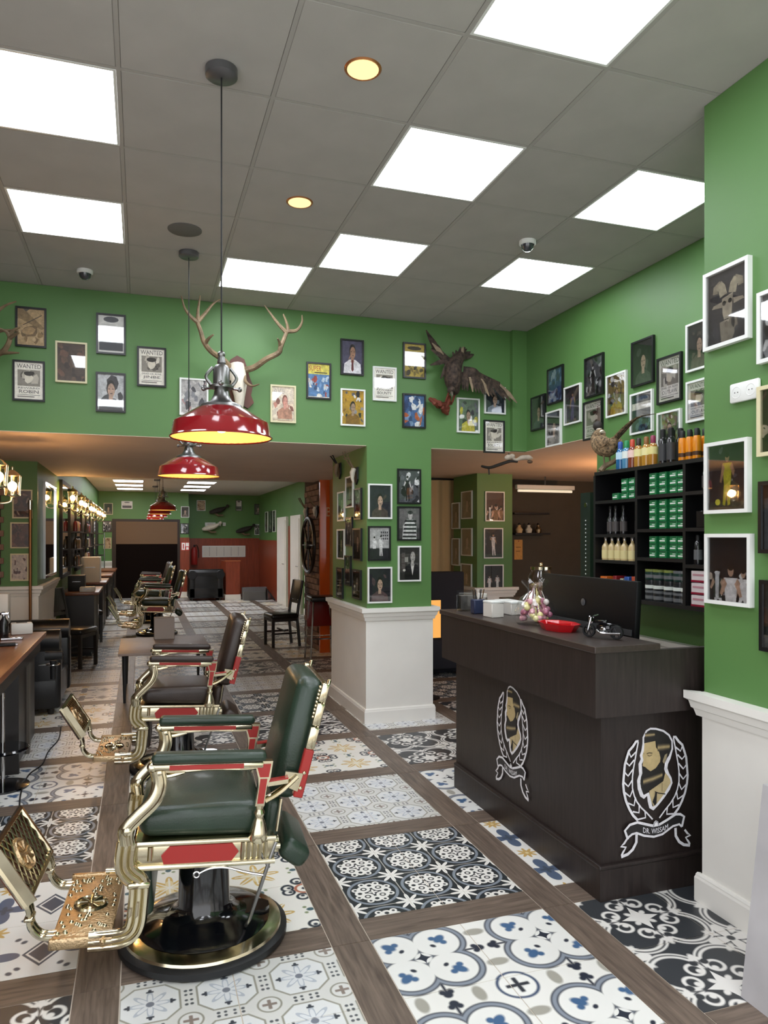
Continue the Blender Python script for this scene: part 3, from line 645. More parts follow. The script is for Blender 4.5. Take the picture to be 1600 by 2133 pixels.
B = [('black framed tan desert picture beside the cropped antlers', (33, 641, 97, 724), 'desert', 1, None, FRB), ('black framed grey wanted poster at the far left of the upper wall', (27, 752, 94, 836), 'wanted', 3, '#c3c1bb', FRB),
     ('cream framed dark brown picture left of the two stacked portraits', (116, 713, 182, 798), 'blotch', 3, ('#4a3b32', '#5c4638', '#3a2f2a', '#6a4c3e'), FRC), ('black framed sheet with white band above the black and white face', (201, 655, 262, 739), 'sheet', 4, None, FRB),
     ('black framed black and white face close-up, lower of a stacked pair', (200, 777, 262, 859), 'bust', 5, ('#b8babb', '#3b3d41'), FRB), ('black framed wanted poster that reads JINBE', (286, 724, 346, 806), 'wanted', 8, '#c6c4be', FRB),
     ('pale framed pink and grey picture behind the near red lamp', (374, 789, 434, 866), 'blotch', 7, ('#b9b6b4', '#b58a88', '#8e8f94', '#d8d6d2', '#4a4a50'), FRW), ('cream framed magazine cover right of the stag skull', (563, 803, 616, 881), 'magazine', 8, None, FRC),
     ('black framed comic cover with yellow title band', (638, 756, 689, 832), 'comic', 9, None, FRB), ('black framed picture of a person in white shirt and red tie', (709, 708, 757, 782), 'tie', 10, None, FRB),
     ('white framed yellow picture of a person in dark and gold clothing', (709, 811, 760, 888), 'hero', 11, ('#b8922e', '#8a641e'), FRW), ('white wanted poster between the comic cover and the yellow band picture', (776, 765, 825, 836), 'wanted', 13, '#dcdbd6', FRW),
     ('black framed yellow picture with white band beside the eagle', (839, 715, 886, 789), 'band', 13, ('#b9a24a', '#3c3526', '#7a6a34', '#5a5030'), FRB), ('black framed blue, orange and white picture below the yellow band picture', (838, 821, 886, 892), 'blotch', 14, ('#3f5f92', '#b55a32', '#dfe0e0', '#2c4270', '#7f9cc0'), FRB),
     ('white framed picture of a player in yellow below the eagle', (951, 830, 998, 902), 'hero', 15, ('#5a6a58', '#b9b03a'), FRW), ('white framed dark picture half hidden by the eagle wing', (1008, 806, 1052, 863), 'dim', 16, ('#26303a', '#8a94a0'), FRW),
     ('black framed wanted poster, lowest on the upper wall right of the column', (1007, 876, 1050, 944), 'wanted', 17, '#cbc6b6', FRB)]
for lb, bx, kd, sd, cl, f in B: frame_px(lb, bx, 'y', YW, kd, sd, cl, f)
R = [('black framed dark portrait nearest the green room corner', (1109, 822, 1138, 898), 'dim', 18, ('#20242a', '#3a424c'), FRB), ('blue picture above two dark ones on the right wall', (1143, 762, 1175, 843), 'blotch', 19, ('#2e4f86', '#6f93c0', '#1f3560', '#a8bccf'), FRB),
     ('white framed dark portrait, lowest on the right wall by the beam', (1140, 853, 1171, 932), 'dim', 20, ('#202226', '#7c7a78'), FRW), ('white framed dark purple picture of a player', (1178, 800, 1212, 886), 'player', 22, ('#23212e', '#5a4e80'), FRW),
     ('black framed black and white picture above a wanted poster', (1221, 738, 1259, 829), 'bw', 22, None, FRB), ('wanted poster partly behind the stuffed pheasant', (1218, 831, 1257, 918), 'wanted', 23, '#cfc6b8', FRB),
     ('white framed yellow and olive picture right of the pheasant head', (1266, 774, 1307, 870), 'hero', 24, ('#7a6a34', '#c0a83a'), FRW), ('black framed near-black portrait, highest on the right wall', (1319, 703, 1364, 806), 'dim', 25, ('#16181a', '#4a5048'), FRB),
     ('white framed dark blue picture behind the pheasant tail', (1316, 813, 1362, 906), 'band', 26, ('#20303c', '#3a5a74', '#16202a', '#54707c'), FRW), ('black framed wanted poster beside the near right pillar', (1372, 737, 1422, 842), 'wanted', 30, '#d8cfbe', FRB),
     ('white framed green picture behind the black bottles', (1372, 853, 1421, 930), 'hero', 28, ('#5d8a5a', '#2c3a30'), FRW), ('white framed dark picture cut off by the near right pillar', (1433, 665, 1484, 774), 'dim', 29, ('#2c3030', '#6a5f54'), FRW),
     ('white wanted poster cut off by the near right pillar', (1433, 787, 1484, 880), 'wanted', 34, '#dad2bc', FRW)]
for lb, bx, kd, sd, cl, f in R: frame_px(lb, bx, 'x', XR - .001, kd, sd, cl, f)
Q = [('white framed picture of a horned goat on the near right pillar', (1474, 548, 1564, 726), 'goat', 31, None, FRW, None), ('white framed picture cut by the right edge, right of the goat', (1586, 605, 1660, 768), 'bw', 32, None, FRW, .3),
     ('cream framed picture cut by the right edge beside the white socket', (1586, 800, 1660, 960), 'blotch', 33, ('#3a2a22', '#6b5040', '#20160f', '#c9b8a0'), FRC, .3), ('white framed picture of a player in yellow on the near right pillar', (1474, 912, 1565, 1075), 'player', 35, ('#23252a', '#b5b02e'), FRW, None),
     ('white framed picture of a cheering team in white with a trophy', (1475, 1106, 1570, 1266), 'crowd', 35, ('#1c1c20', '#e8e6e6'), FRW, None), ('black framed picture cut by the right edge, upper of two', (1589, 996, 1660, 1160), 'bw', 36, None, FRB, .3),
     ('dark framed picture cut by the right edge, lowest on the pillar', (1591, 1200, 1660, 1362), 'dim', 37, ('#3f4440', '#6b6f6c'), FRB, .3)]
for lb, bx, kd, sd, cl, f, wd in Q: frame_px(lb, bx, 'x', XP - .001, kd, sd, cl, f, wide=wd, dep=.026, bw=.016)
YC = 6.149
Cc = [('black framed black and white group picture, top right on the near column', (827, 977, 876, 1050), 'bw', 38, None, FRB), ('black framed picture of a person in a striped jersey on the column', (827, 1055, 876, 1126), 'stripes', 39, None, FRB),
      ('white framed picture of a person in a dark suit on the column', (828, 1137, 876, 1211), 'suit', 40, None, FRW), ('white framed dark portrait with a cap, top left on the column', (766, 1008, 816, 1081), 'dim', 41, ('#2a2d33', '#50483f'), FRW),
      ('black framed picture of two standing people in white on the column', (766, 1096, 813, 1168), 'men', 42, None, FRB), ('white framed dark portrait, lowest on the column front', (765, 1181, 816, 1256), 'dim', 43, ('#24262b', '#5d4a4a'), FRW)]
for lb, bx, kd, sd, cl, f in Cc: frame_px(lb, bx, 'y', YC, kd, sd, cl, f)
S1 = [((723, 990, 738, 1060), FRW, 'pale framed narrow picture highest on the column side'), ((741, 1015, 755, 1085), FRB, 'black framed picture on the column side under the roe skull'), ((706, 1022, 720, 1088), FRW, 'white framed picture at the far upper corner of the column side'),
      ((705, 1100, 720, 1167), FRW, 'white framed dark picture at the far middle of the column side'), ((723, 1075, 736, 1140), FRB, 'black framed picture in the middle run of the column side'), ((738, 1098, 755, 1170), FRB, 'black framed picture beside the column corner, second from the bottom'),
      ((704, 1180, 716, 1248), FRB, 'dark picture at the far bottom of the column side'), ((721, 1155, 733, 1222), FRB, 'dark picture in the lower middle of the column side'), ((737, 1184, 754, 1250), FRB, 'dark picture lowest beside the column corner')]
for k, (bx, f, lb) in enumerate(S1): frame_px(lb, bx, 'x', 1.889, ('dim', 'bw', 'bust')[k % 3], 50 + k, (('#2e332e', '#6a6a60'), None, ('#41433f', '#20221f'))[k % 3], f)
S2 = [((1010, 1024, 1050, 1086), 'y', 'brown crowd picture, top on the farther column', 'crowd', ('#4a3228', '#8a6a4a')), ((1007, 1100, 1047, 1163), 'y', 'picture of a leaping player in white on the farther column', 'player', ('#2a2526', '#d8d4d0')), ((1007, 1176, 1048, 1238), 'y', 'picture of two players in white, lowest on the farther column', 'team', ('#262628', '#dcdad6'))]
for k, (bx, pl, lb, kd, cl) in enumerate(S2): frame_px(lb, bx, 'y', 8.419, kd, 60 + 2 * k, cl, FRW)
for k, bx in enumerate([(963, 1021, 985, 1083), (943, 1045, 959, 1104), (963, 1098, 985, 1160), (943, 1119, 959, 1180), (962, 1172, 984, 1234)]):
    frame_px(('picture highest on the side of the farther column', 'picture with lamp reflection at the back edge of the farther column', 'middle picture on the side of the farther column', 'lower picture at the back edge of the farther column', 'lowest picture on the side of the farther column')[k], bx, 'x', 4.049, 'dim', 70 + k, ('#3f4a38', '#76705c'), FRW)
# ================================================================= barber chairs (front towards local -x)
def barber_chair(name, label, leather, loc, rz):
    t = thing(name, label, 'barber chair', loc, rz, 'gold barber chairs'); B = lambda m, n, mat, p=t, s=45: m.build(n, mat, p, s)
    m = MB(); m.lathe([(.0, 0), (.325, 0), (.338, .012), (.338, .034), (.318, .046), (.30, .046)], 48); B(m, 'base_rim', RUBBER)
    m = MB(); m.lathe([(.318, .04), (.312, .056), (.285, .066), (.25, .072), (.20, .080)], 48); B(m, 'base_plate', GOLD)
    m = MB(); m.lathe([(.265, .071), (.245, .084), (.15, .105), (.118, .118), (.104, .145), (.100, .30), (.100, .42), (.0, .42)], 40); m.prism([(.06, -.085), (.24, -.045), (.265, -.02), (.265, .02), (.24, .045), (.06, .085)], .07, .10, 'xy'); B(m, 'pump_column', BLACKGL)
    # seat box with red side plates
    m = MB(); m.rbox((.0, 0, .445), (.53, .50, .095), .012, 2); m.rbox((.0, 0, .392), (.46, .40, .02), .008, 2)
    for s in (-1, 1):
        for z in (.489, .400): m.tube([(-.265, s * .255, z), (.265, s * .255, z)], .010, 8)
        for k in range(5): m.tube([(.14 + .022 * k, s * .253, .412), (.14 + .022 * k, s * .253, .478)], .008, 6)
        m.tube([(-.20, s * .254, .428), (-.20, s * .254, .478)], .010, 8)
    fr = B(m, 'seat_frame', GOLD)
    for s in (-1, 1):
        q = MB(); q.prism([(-.15, .412), (.10, .412), (.125, .445), (.10, .478), (-.13, .478), (-.16, .445)], s * .252, s * .259); q.build('red_plate', REDP, fr, 0)
    m = MB(); m.box((.03, 0, .392), (.24, .12, .03)); B(m, 'swivel_plate', BLACKM)
    # cushions
    def seatfn(p):
        z = p.z + .012 * (1 - (p.x / .25) ** 2) * (1 if p.z > 0 else 0)
        if p.x < -.08: z -= .9 * (p.x + .08) ** 2 * (1 if p.z > 0 else -.9)
        return (p.x, p.y, z)
    m = MB(); m.rbox((-.02, 0, .552), (.46, .47, .125), .042, 4, fn=seatfn); B(m, 'seat_cushion', leather)
    def backfn(p):
        k = abs(p.z) / .25; return (p.x - .02 * (1 - (p.y / .24) ** 2) * (1 if p.x < 0 else 0), p.y * (1 - .30 * max(0, p.z / .25) ** 5 - .16 * max(0, -p.z / .25) ** 5), p.z)
    m = MB(); m.rbox((.343, 0, .855), (.105, .47, .49), .046, 5, rot=(0, .208, 0), fn=backfn); B(m, 'backrest', leather)
    m = MB(); m.rbox((.255, 0, .535), (.07, .40, .17), .03, 3, rot=(0, .12, 0)); B(m, 'lumbar_pad', leather)
    # back side rails: gold flutes above, red plate below
    dx, dz = math.sin(.208), math.cos(.208)
    for s in (-1, 1):
        m = MB(); c = Vector((.388, s * .242, .855))
        for a, b, w in ((-.03, .06, .036), (.065, .155, .034), (.16, .235, .032)):
            mid = (a + b) / 2; m.rbox((c.x + dx * mid, c.y, c.z + dz * mid), (w, .028, b - a), .006, 2, rot=(0, .208, 0))
        m.rbox((c.x + dx * .02 + .012, c.y * .97, c.z + dz * .02), (.012, .02, .46), .004, 1, rot=(0, .208, 0))
        for k in range(9): m.ball((c.x - .02 + dx * (.10 + .015 * k), c.y, c.z + dz * (.10 + .015 * k)), .007, 6, 4)
        rail = B(m, 'back_rail', GOLD)
        q = MB(); q.rbox((c.x - dx * .125, c.y, c.z - dz * .125), (.038, .028, .19), .004, 1, rot=(0, .208, 0)); q.build('red_plate', REDP, rail, 0)
        q = MB(); q.ball((c.x - dx * .12, c.y + s * .016, c.z - dz * .12), .008, 8, 6); q.ball((c.x - dx * .18, c.y + s * .016, c.z - dz * .18), .008, 8, 6); q.build('rivet', GOLD, rail)
    m = MB(); m.tube([(.335, -.235, .655), (.335, .235, .655)], .012, 8); m.tube([(.436, -.19, 1.075), (.436, .19, 1.075)], .010, 8); m.rbox((.400, 0, .855), (.012, .38, .38), .005, 1, rot=(0, .208, 0)); B(m, 'back_frame', GOLD)
    # arms
    for s in (-1, 1):
        y = s * .285
        m = MB(); m.rbox((0, y, .818), (.42, .082, .036), .017, 4, fn=lambda p: (p.x, p.y * (1 - .25 * (abs(p.x) / .21) ** 4), p.z + .006 * (1 - (p.x / .21) ** 2))); B(m, 'armrest_pad', leather)
        m = MB(); m.rbox((-.01, y, .788), (.42, .05, .026), .008, 2); m.tube(spline([(-.20, y, .775), (-.13, y, .768), (0, y, .775), (.14, y, .772), (.2, y, .78)], 5), .010, 8)
        m.ball((-.205, y, .785), (.022, .028, .02), 10, 7); m.tube(spline([(-.20, y, .76), (-.15, y, .75), (-.09, y, .765)], 5), .008, 6)
        rail = B(m, 'arm_rail', GOLD); q = MB(); q.box((-.01, y + s * .026, .788), (.27, .005, .017)); q.box((-.01, y - s * .026, .788), (.27, .005, .017)); q.build('red_inlay', REDP, rail, 0)
        # front post: broad gold S-curve
        m = MB(); P = spline([(-.185, y, .775), (-.175, y, .72), (-.195, y, .66), (-.25, y * .98, .60), (-.285, y * .96, .555), (-.28, y * .94, .50)], 6)
        m.tube(P, .027, 8, flat=.75, up=(0, 1, 0)); 
        for o in (-.016, .016): m.tube([(p.x + .017, p.y + o, p.z) for p in P], .0075, 6)
        m.tube([(p.x - .023, p.y, p.z) for p in P], .0085, 6); m.ball((-.282, y * .96, .552), .026, 12, 8); m.ball((-.178, y, .765), .022, 10, 7); B(m, 'front_post', GOLD)
        # rear post
        m = MB(); m.prism([(.165, .80), (.235, .80), (.228, .735), (.215, .70), (.21, .63), (.175, .63), (.185, .70), (.182, .735)], y - .016, y + .016); post = B(m, 'rear_post', GOLD)
        for sd in (-1, 1): q = MB(); q.prism([(.172, .79), (.228, .79), (.221, .74), (.188, .74)], y + sd * .0165, y + sd * .019); q.prism([(.19, .733), (.216, .733), (.206, .64), (.182, .64)], y + sd * .0165, y + sd * .019); q.build('red_inlay', REDP, post, 0)
        m = MB(); m.lathe([(.012, .64), (.020, .625), (.014, .61), (.022, .595), (.016, .58), (.022, .565), (.034, .525), (.036, .50), (.028, .485)], 14, (.195, y * .95, 0)); B(m, 'baluster', GOLD)
        m = MB(); m.tube(spline([(.21, y, .645), (.27, y * .95, .675), (.335, y * .88, .725)], 5), [.013] * 11, 8, flat=1.5, up=(0, 1, 0)); m.prism([(.222, .715), (.30, .725), (.30, .705), (.222, .695)], y * .93 - .012, y * .93 + .012); m.prism([(.29, .745), (.36, .735), (.34, .665), (.285, .69)], y * .88 - .008, y * .88 + .008)
        br = B(m, 'back_bracket', GOLD); q = MB(); q.prism([(.222, .718), (.30, .728), (.30, .722), (.222, .712)], y * .93 - .014, y * .93 + .014); q.build('red_inlay', REDP, br, 0)
        # footrest legs: three fluted bars side by side
        m = MB(); yy = s * .262
        for o in (-.024, 0, .024):
            P = spline([(-.283, yy, .505), (-.288, yy, .44), (-.283, yy, .405), (-.262, yy, .378), (-.238, yy, .358), (-.232, yy, .33), (-.234, yy, .25), (-.238, yy, .205), (-.252, yy, .172), (-.285, yy, .152), (-.34, yy, .148), (-.40, yy, .148)], 4)
            Q = [Vector(p) for p in P]; out = []
            for i, p in enumerate(Q):
                d = (Q[min(i + 1, len(Q) - 1)] - Q[max(i - 1, 0)]).normalized(); out.append(p + Vector((-d.z, 0, d.x)) * o)
            m.tube(out, .0135, 8)
        m.rbox((-.234, yy, .345), (.08, .034, .024), .005, 1); B(m, 'footrest_leg', GOLD)
    # footplate with a round rosette
    m = MB(); m.rbox((-.425, 0, .150), (.21, .50, .022), .006, 2); m.rbox((-.425, -.262, .150), (.22, .022, .04), .006, 2); m.rbox((-.425, .262, .150), (.22, .022, .04), .006, 2); m.ball((-.35, -.275, .152), .011, 8, 6); fp = B(m, 'footplate', COPPER)
    q = MB(); rr = random.Random(5)
    for k in range(70):
        x, yv = rr.uniform(-.515, -.335), rr.uniform(-.235, .235)
        if math.hypot(x + .425, yv) > .075: q.lathe([(.009, .161), (.006, .166), (.003, .161)], 6, (x, yv, 0))
    q.build('pierced_pattern', GOLD, fp, 60, kind='stuff')
    q = MB(); q.lathe([(.0, .165), (.055, .165), (.06, .170), (.066, .162)], 28, (-.425, 0, 0))
    for k in range(8): a = PI * k / 4; q.tube([(-.425 + .012 * math.cos(a), .012 * math.sin(a), .169), (-.425 + .05 * math.cos(a), .05 * math.sin(a), .169)], [.003, .008], 6)
    q.build('rosette', GOLD, fp)
    for s in (-1, 1):
        m = MB(); P = spline([(-.52, s * .20, .150), (-.57, s * .20, .156), (-.605, s * .20, .195), (-.612, s * .20, .25), (-.63, s * .20, .295)], 5)
        for o in (-.014, .014): m.tube([(p.x, p.y + o, p.z) for p in P], .0125, 8)
        m.rbox((-.612, s * .20, .225), (.032, .062, .016), .004, 1); B(m, 'toe_bracket', GOLD)
    # toe plate: sloping lattice in a frame
    T = Matrix.Translation((-.685, 0, .375)) @ Matrix.Rotation(math.radians(56), 4, 'Y')      # local x up the slope
    m = MB(); m.M = T; hx, hy = .115, .235
    for x0, y0, x1, y1 in ((-hx, -hy, hx, -hy), (hx, -hy, hx, hy), (hx, hy, -hx, hy), (-hx, hy, -hx, -hy)): m.tube([(x0, y0, 0), (x1, y1, 0)], .012, 6)
    m.box((0, -hy - .004, .018), (2 * hx, .008, .05)); tp = B(m, 'toe_plate', GOLD)
    q = MB(); q.M = T; n = 0
    for k in range(-9, 10):
        for sg in (-1, 1):
            c0 = k * .045; pts = [(x, c0 + sg * x * .75) for x in (-hx, hx)]
            (xa, ya), (xb, yb) = pts
            def cl(x, y, x2, y2):
                if y > hy: f = (hy - y2) / (y - y2); return x2 + (x - x2) * f, hy
                if y < -hy: f = (-hy - y2) / (y - y2); return x2 + (x - x2) * f, -hy
                return x, y
            if (ya > hy and yb > hy) or (ya < -hy and yb < -hy): continue
            A = cl(xa, ya, xb, yb); Bq = cl(xb, yb, *A); q.tube([(A[0], A[1], 0), (Bq[0], Bq[1], 0)], .0048, 5)
    q.build('lattice', GOLD, tp); q = MB(); q.M = T; q.box((0, 0, -.014), (2 * hx, 2 * hy, .006)); q.build('backing', PLAQUE, tp, 0)
    q = MB(); q.M = T; q.lathe([(.0, .008), (.056, .008), (.062, .014), (.068, .004), (.068, -.006), (0, -.006)], 26)
    for k in range(8): a = PI * k / 4; q.tube([(.012 * math.cos(a), .012 * math.sin(a), .011), (.05 * math.cos(a), .05 * math.sin(a), .011)], [.003, .008], 6)
    q.build('rosette', COPPER, tp)
    m = MB(); m.rbox((-.215, 0, .315), (.05, .40, .25), .022, 3, rot=(0, -.10, 0)); B(m, 'calf_pad', leather)
    m = MB(); m.rbox((.355, 0, .385), (.125, .36, .09), .034, 4, rot=(0, .62, 0)); B(m, 'tilt_pad', leather)
    m = MB(); m.rbox((.255, -.20, .445), (.06, .05, .06), .01, 2); m.tube([(.27, -.22, .50), (.285, -.20, .62)], .006, 6); m.cyl((.24, -.235, .45), (.285, -.235, .45), .014, n=10); m.rbox((.255, .20, .445), (.06, .05, .06), .01, 2); m.tube([(.262, -.2, .445), (.262, .2, .445)], .014, 8); B(m, 'tilt_mechanism', GOLD)
    m = MB(); m.tube([(.27, -.245, .455), (.262, -.25, .44), (.168, -.25, .17), (.16, -.16, .10)], .0075, 8); m.tube([(.205, -.25, .43), (.242, -.25, .36)], .006, 6); B(m, 'pump_lever', STEEL)
    m = MB(); P = spline([(-.02, -.262, .372), (.02, -.262, .388), (.08, -.262, .388), (.16, -.255, .362), (.225, -.25, .345)], 5); m.tube(P, .0045, 6)
    m.tube([(-.028 + .011 * math.cos(a), -.262, .368 + .011 * math.sin(a)) for a in [2 * PI * k / 12 for k in range(13)]], .0035, 6); B(m, 'tilt_rod', CHROME)
    # the seat hangs reclined on its pump: everything above the pump leans back a little
    Rk = Matrix.Translation((0, 0, .42)) @ Matrix.Rotation(math.radians(2.8), 4, 'Y') @ Matrix.Translation((0, 0, -.42))
    def lean(o):
        if o.type == 'MESH' and o.name.split('.')[0] not in ('base_rim', 'base_plate', 'pump_column', 'pump_lever'): o.data.transform(Rk)
        for c in o.children: lean(c)
    lean(t)
    return t
CH = barber_chair('barber_chair', 'nearest barber chair with green leather, gold frame and red plates', GREENL, (.249, 3.10, 0), math.radians(-4))
dup(CH, (.262, 5.42, 0), math.radians(-3), 'brown leather gold barber chair in front of the low coffee table', swap={GREENL: BROWNL})
dup(CH, (.26, 12.9, 0), math.radians(-2), 'green gold barber chair farther back, first beyond the coffee table')
dup(CH, (.16, 14.9, 0), math.radians(-2), 'green gold barber chair between two others far back')
dup(CH, (.20, 17.3, 0), math.radians(-2), 'farthest barber chair, brown padded, before the dark doorway', swap={GREENL: BROWNL})
# ================================================================= reception counter
RX0, RX1, RY0, RY1 = 1.96, 2.41, 2.81, 4.42
ct = thing('reception_counter', 'dark wenge reception counter with printed barber crests', 'counter', (1.96, 2.81, 0))
O = Vector((1.96, 2.81, 0))
def cb(name, mat, x0, x1, y0, y1, z0, z1, p=ct, bev=0.0):
    m = MB()
    if bev: m.rbox(((x0 + x1) / 2 - O.x, (y0 + y1) / 2 - O.y, (z0 + z1) / 2), (x1 - x0, y1 - y0, z1 - z0), bev, 2)
    else: m.bb(x0 - O.x, x1 - O.x, y0 - O.y, y1 - O.y, z0, z1)
    return m.build(name, mat, p, 0)
cb('front_panel', WENGE, 1.975, 2.0, 2.825, 4.42, .14, .85); cb('end_panel', WENGE, 2.0, 3.0, 2.825, 2.85, .14, .85)
cb('plinth', WENGE, 1.96, 3.0, 2.81, 4.42, .0, .14); cb('plinth_bead', WENGE, 1.955, 3.0, 2.805, 4.42, .14, .162, bev=.008)
cb('upper_front', WENGE, 1.885, 1.99, 2.735, 4.45, .85, 1.135); cb('upper_end', WENGE, 1.99, 3.0, 2.735, 2.765, .85, 1.135)
cb('counter_top', WENGET, 1.875, 2.22, 2.725, 4.47, 1.135, 1.165, bev=.004); cb('work_surface', WENGET, 2.0, 2.75, 2.85, 4.42, .74, .77)
# crest, traced in its own drawing units (1511 wide, 2133 high)
def crest(w):
    h = w * 2133 / 1511; a = Art(w, h, 0.0002); u = lambda p: (p[0] / 1511, 1 - p[1] / 2133); U = lambda P: [u(p) for p in P]; wh = '#d3d2d6'; k = w / 1511
    head = [(545, 290), (545, 200), (600, 110), (660, 85), (760, 95), (900, 140), (1000, 210), (1055, 300), (1058, 420), (1010, 560), (962, 640), (950, 720), (985, 810), (1030, 880), (1048, 950), (1000, 1040), (900, 1150), (780, 1260), (710, 1315), (668, 1285), (640, 1180), (618, 1080), (540, 1115), (500, 1085), (455, 970), (445, 850), (482, 760), (470, 600), (512, 530), (495, 470), (525, 400)]
    a.stroke(U(head), 62 * k, wh, True)
    a.poly(U([(545, 290), (545, 200), (600, 110), (660, 85), (760, 95), (900, 140), (1000, 210), (1055, 300), (1058, 420), (1010, 520), (930, 600), (850, 560), (760, 300)]), '#22211f')
    a.poly(U([(550, 285), (752, 268), (765, 370), (820, 440), (850, 540), (838, 620), (760, 690), (670, 735), (560, 660), (515, 630), (530, 540), (512, 470), (540, 400)]), '#b09d72')
    a.poly(U([(640, 1035), (900, 910), (940, 780), (985, 830), (1030, 890), (1040, 950), (900, 1130), (780, 1245), (720, 1285), (680, 1210), (650, 1100)]), '#b3a27a')
    a.poly(U([(510, 650), (560, 655), (650, 735), (760, 690), (850, 590), (885, 620), (895, 760), (915, 870), (860, 930), (640, 1020), (540, 1062), (500, 1000), (472, 900), (485, 800), (512, 740)]), '#201f1e')
    a.poly(U([(885, 600), (930, 500), (975, 480), (960, 560), (915, 640)]), '#8f8468')
    for x0, x1, y, hh in ((560, 740, 165, 34), (790, 1020, 375, 55), (520, 880, 850, 50)):
        dy = -45 if y == 850 else 0
        for f, cc in ((1.0, '#3f3a30'), (.62, '#6a5f48'), (.3, '#978762')): a.poly(U([(x0, y + hh * f - dy * .6), ((x0 + x1) / 2, y + hh * f), (x1, y + hh * f * .8 + dy), (x1, y - hh * f * .8 + dy), ((x0 + x1) / 2, y - hh * f), (x0, y - hh * f - dy * .6)]), cc)
    a.stroke(U([(585, 450), (630, 438), (690, 450)]), 12 * k, '#3a3226'); a.stroke(U([(600, 470), (640, 490), (685, 475)]), 7 * k, '#3a3226'); a.stroke(U([(515, 680), (545, 650), (590, 690)]), 14 * k, '#191816'); a.stroke(U([(525, 440), (535, 445)]), 10 * k, '#3a3226')
    a.poly(U([(745, 1055), (775, 1075), (765, 1240), (735, 1270), (690, 1205), (735, 1110)]), '#1b1a1a'); a.stroke(U([(735, 1050), (800, 1080), (930, 1110)]), 14 * k, '#1b1a1a'); a.stroke(U([(870, 930), (870, 1060)]), 6 * k, '#4a4030')
    for sgn in (1, -1):
        mx = lambda P: U([(p if sgn > 0 else (1500 - p[0], p[1] - 10)) for p in P])
        a.stroke(mx([(430, 240), (385, 240), (330, 310), (255, 375), (215, 480), (180, 580), (165, 720), (150, 870), (165, 1000), (200, 1130), (260, 1260), (330, 1370), (420, 1460)]), 40 * k, wh)
        a.stroke(mx([(425, 250), (395, 380), (375, 480), (340, 640), (318, 780), (318, 950), (350, 1070), (400, 1170), (480, 1270), (580, 1360), (690, 1475)]), 24 * k, wh)
        for xo, yo, xm, ym, xi, yi in [(255, 400, 290, 470, 385, 400), (200, 545, 262, 600, 350, 520), (172, 690, 238, 755, 328, 660), (158, 840, 240, 915, 318, 820), (175, 1000, 272, 1075, 325, 970), (235, 1170, 345, 1220, 370, 1100), (320, 1310, 435, 1340, 440, 1220), (420, 1440, 555, 1430, 545, 1330)]: a.stroke(mx([(xo, yo), (xm, ym), (xi, yi)]), 27 * k, wh)
        a.stroke(mx([(390, 1665), (385, 1790), (320, 1890), (230, 1950), (110, 1975)]), 46 * k, wh); a.stroke(mx([(215, 1715), (160, 1780), (105, 1815), (195, 1840), (150, 1900), (115, 1955)]), 34 * k, wh)
    a.poly(U([(170, 1580), (260, 1500), (400, 1480), (560, 1530), (690, 1565), (800, 1560), (960, 1510), (1110, 1445), (1270, 1490), (1225, 1640), (1060, 1625), (860, 1715), (700, 1735), (520, 1695), (380, 1645), (230, 1690)]), '#232122')
    a.stroke(U([(225, 1720), (170, 1580), (260, 1500), (400, 1480), (560, 1530), (690, 1570), (800, 1565), (960, 1505), (1110, 1440), (1200, 1450), (1275, 1495), (1230, 1650)]), 40 * k, wh)
    a.stroke(U([(230, 1690), (300, 1650), (380, 1640), (520, 1700), (700, 1740), (860, 1720), (1060, 1620), (1180, 1605), (1230, 1650)]), 34 * k, wh)
    a.poly(U([(680, 1580), (700, 1515), (735, 1490), (780, 1515), (800, 1580)]), wh); a.stroke(U([(690, 1580), (710, 1525), (740, 1505), (775, 1525), (795, 1580)]), 10 * k, '#55545a'); a.poly(U([(715, 1575), (740, 1530), (765, 1575)]), '#f0f0f2')
    a.text('DR. WISSAM', 500 / 1511, 1 - 1690 / 2133, 965 / 1511, 1 - 1610 / 2133, '#e6e6ea', .02)
    return a.m
p = onY(1365, 1650, 2.825); sz = (onY(1449, 1650, 2.825) - onY(1281, 1650, 2.825)).x
c = crest(sz); c.v = [v + Vector((p.x - O.x, 2.825 - .0015 - O.y, p.z)) for v in c.v]; c.build('crest', PAPER, ct, 0, label='crest of a bearded head in a laurel wreath over a ribbon')
q = onX(1069, 1543, 1.975); c = crest(sz); c.v = [Vector((1.975 - .0015 + v.y - O.x, q.y - O.y - v.x, v.z + q.z)) for v in c.v]; c.build('crest', PAPER, ct, 0, label='crest of a bearded head in a laurel wreath on the long side')
# ---- things on the counter
def on_top(px, py): return onZ(px, py, 1.165)
MON = pbr('black_plastic', '#08090b', 0.5, spec=0.25)
p = on_top(1262, 1345)
mt = thing('computer_monitor', 'large black computer monitor seen from behind on the counter', 'monitor', (2.33, 3.42, .77), 0)
A, Bq, Cq = onX(1133, 1197, 2.33), onX(1320, 1213, 2.33), onX(1330, 1345, 2.33)
m = MB(); y0, y1 = Cq.y - 3.42, A.y - 3.42; z0, z1 = Cq.z - .77, A.z - .77 + .01
m.rbox((0, (y0 + y1) / 2, (z0 + z1) / 2), (.035, y1 - y0, z1 - z0), .008, 2, rot=(0, .06, 0)); hs = m.build('housing', MON, mt)
m = MB(); m.bb(-.03, -.018, y0 + .02, y1 - .02, z0 + .045, z0 + .075); m.build('vent_strip', pbr('grey_plastic', '#3a3b3d', 0.4), hs, 0)
m = MB(); m.lathe([(.0, 0), (.018, 0), (.02, .001), (.016, .002)], 20, (-.021, (y0 + y1) / 2, (z0 + z1) / 2 + .02), 'x'); m.build('round_logo', pbr('logo_grey', '#4a4b4e', 0.3), hs)
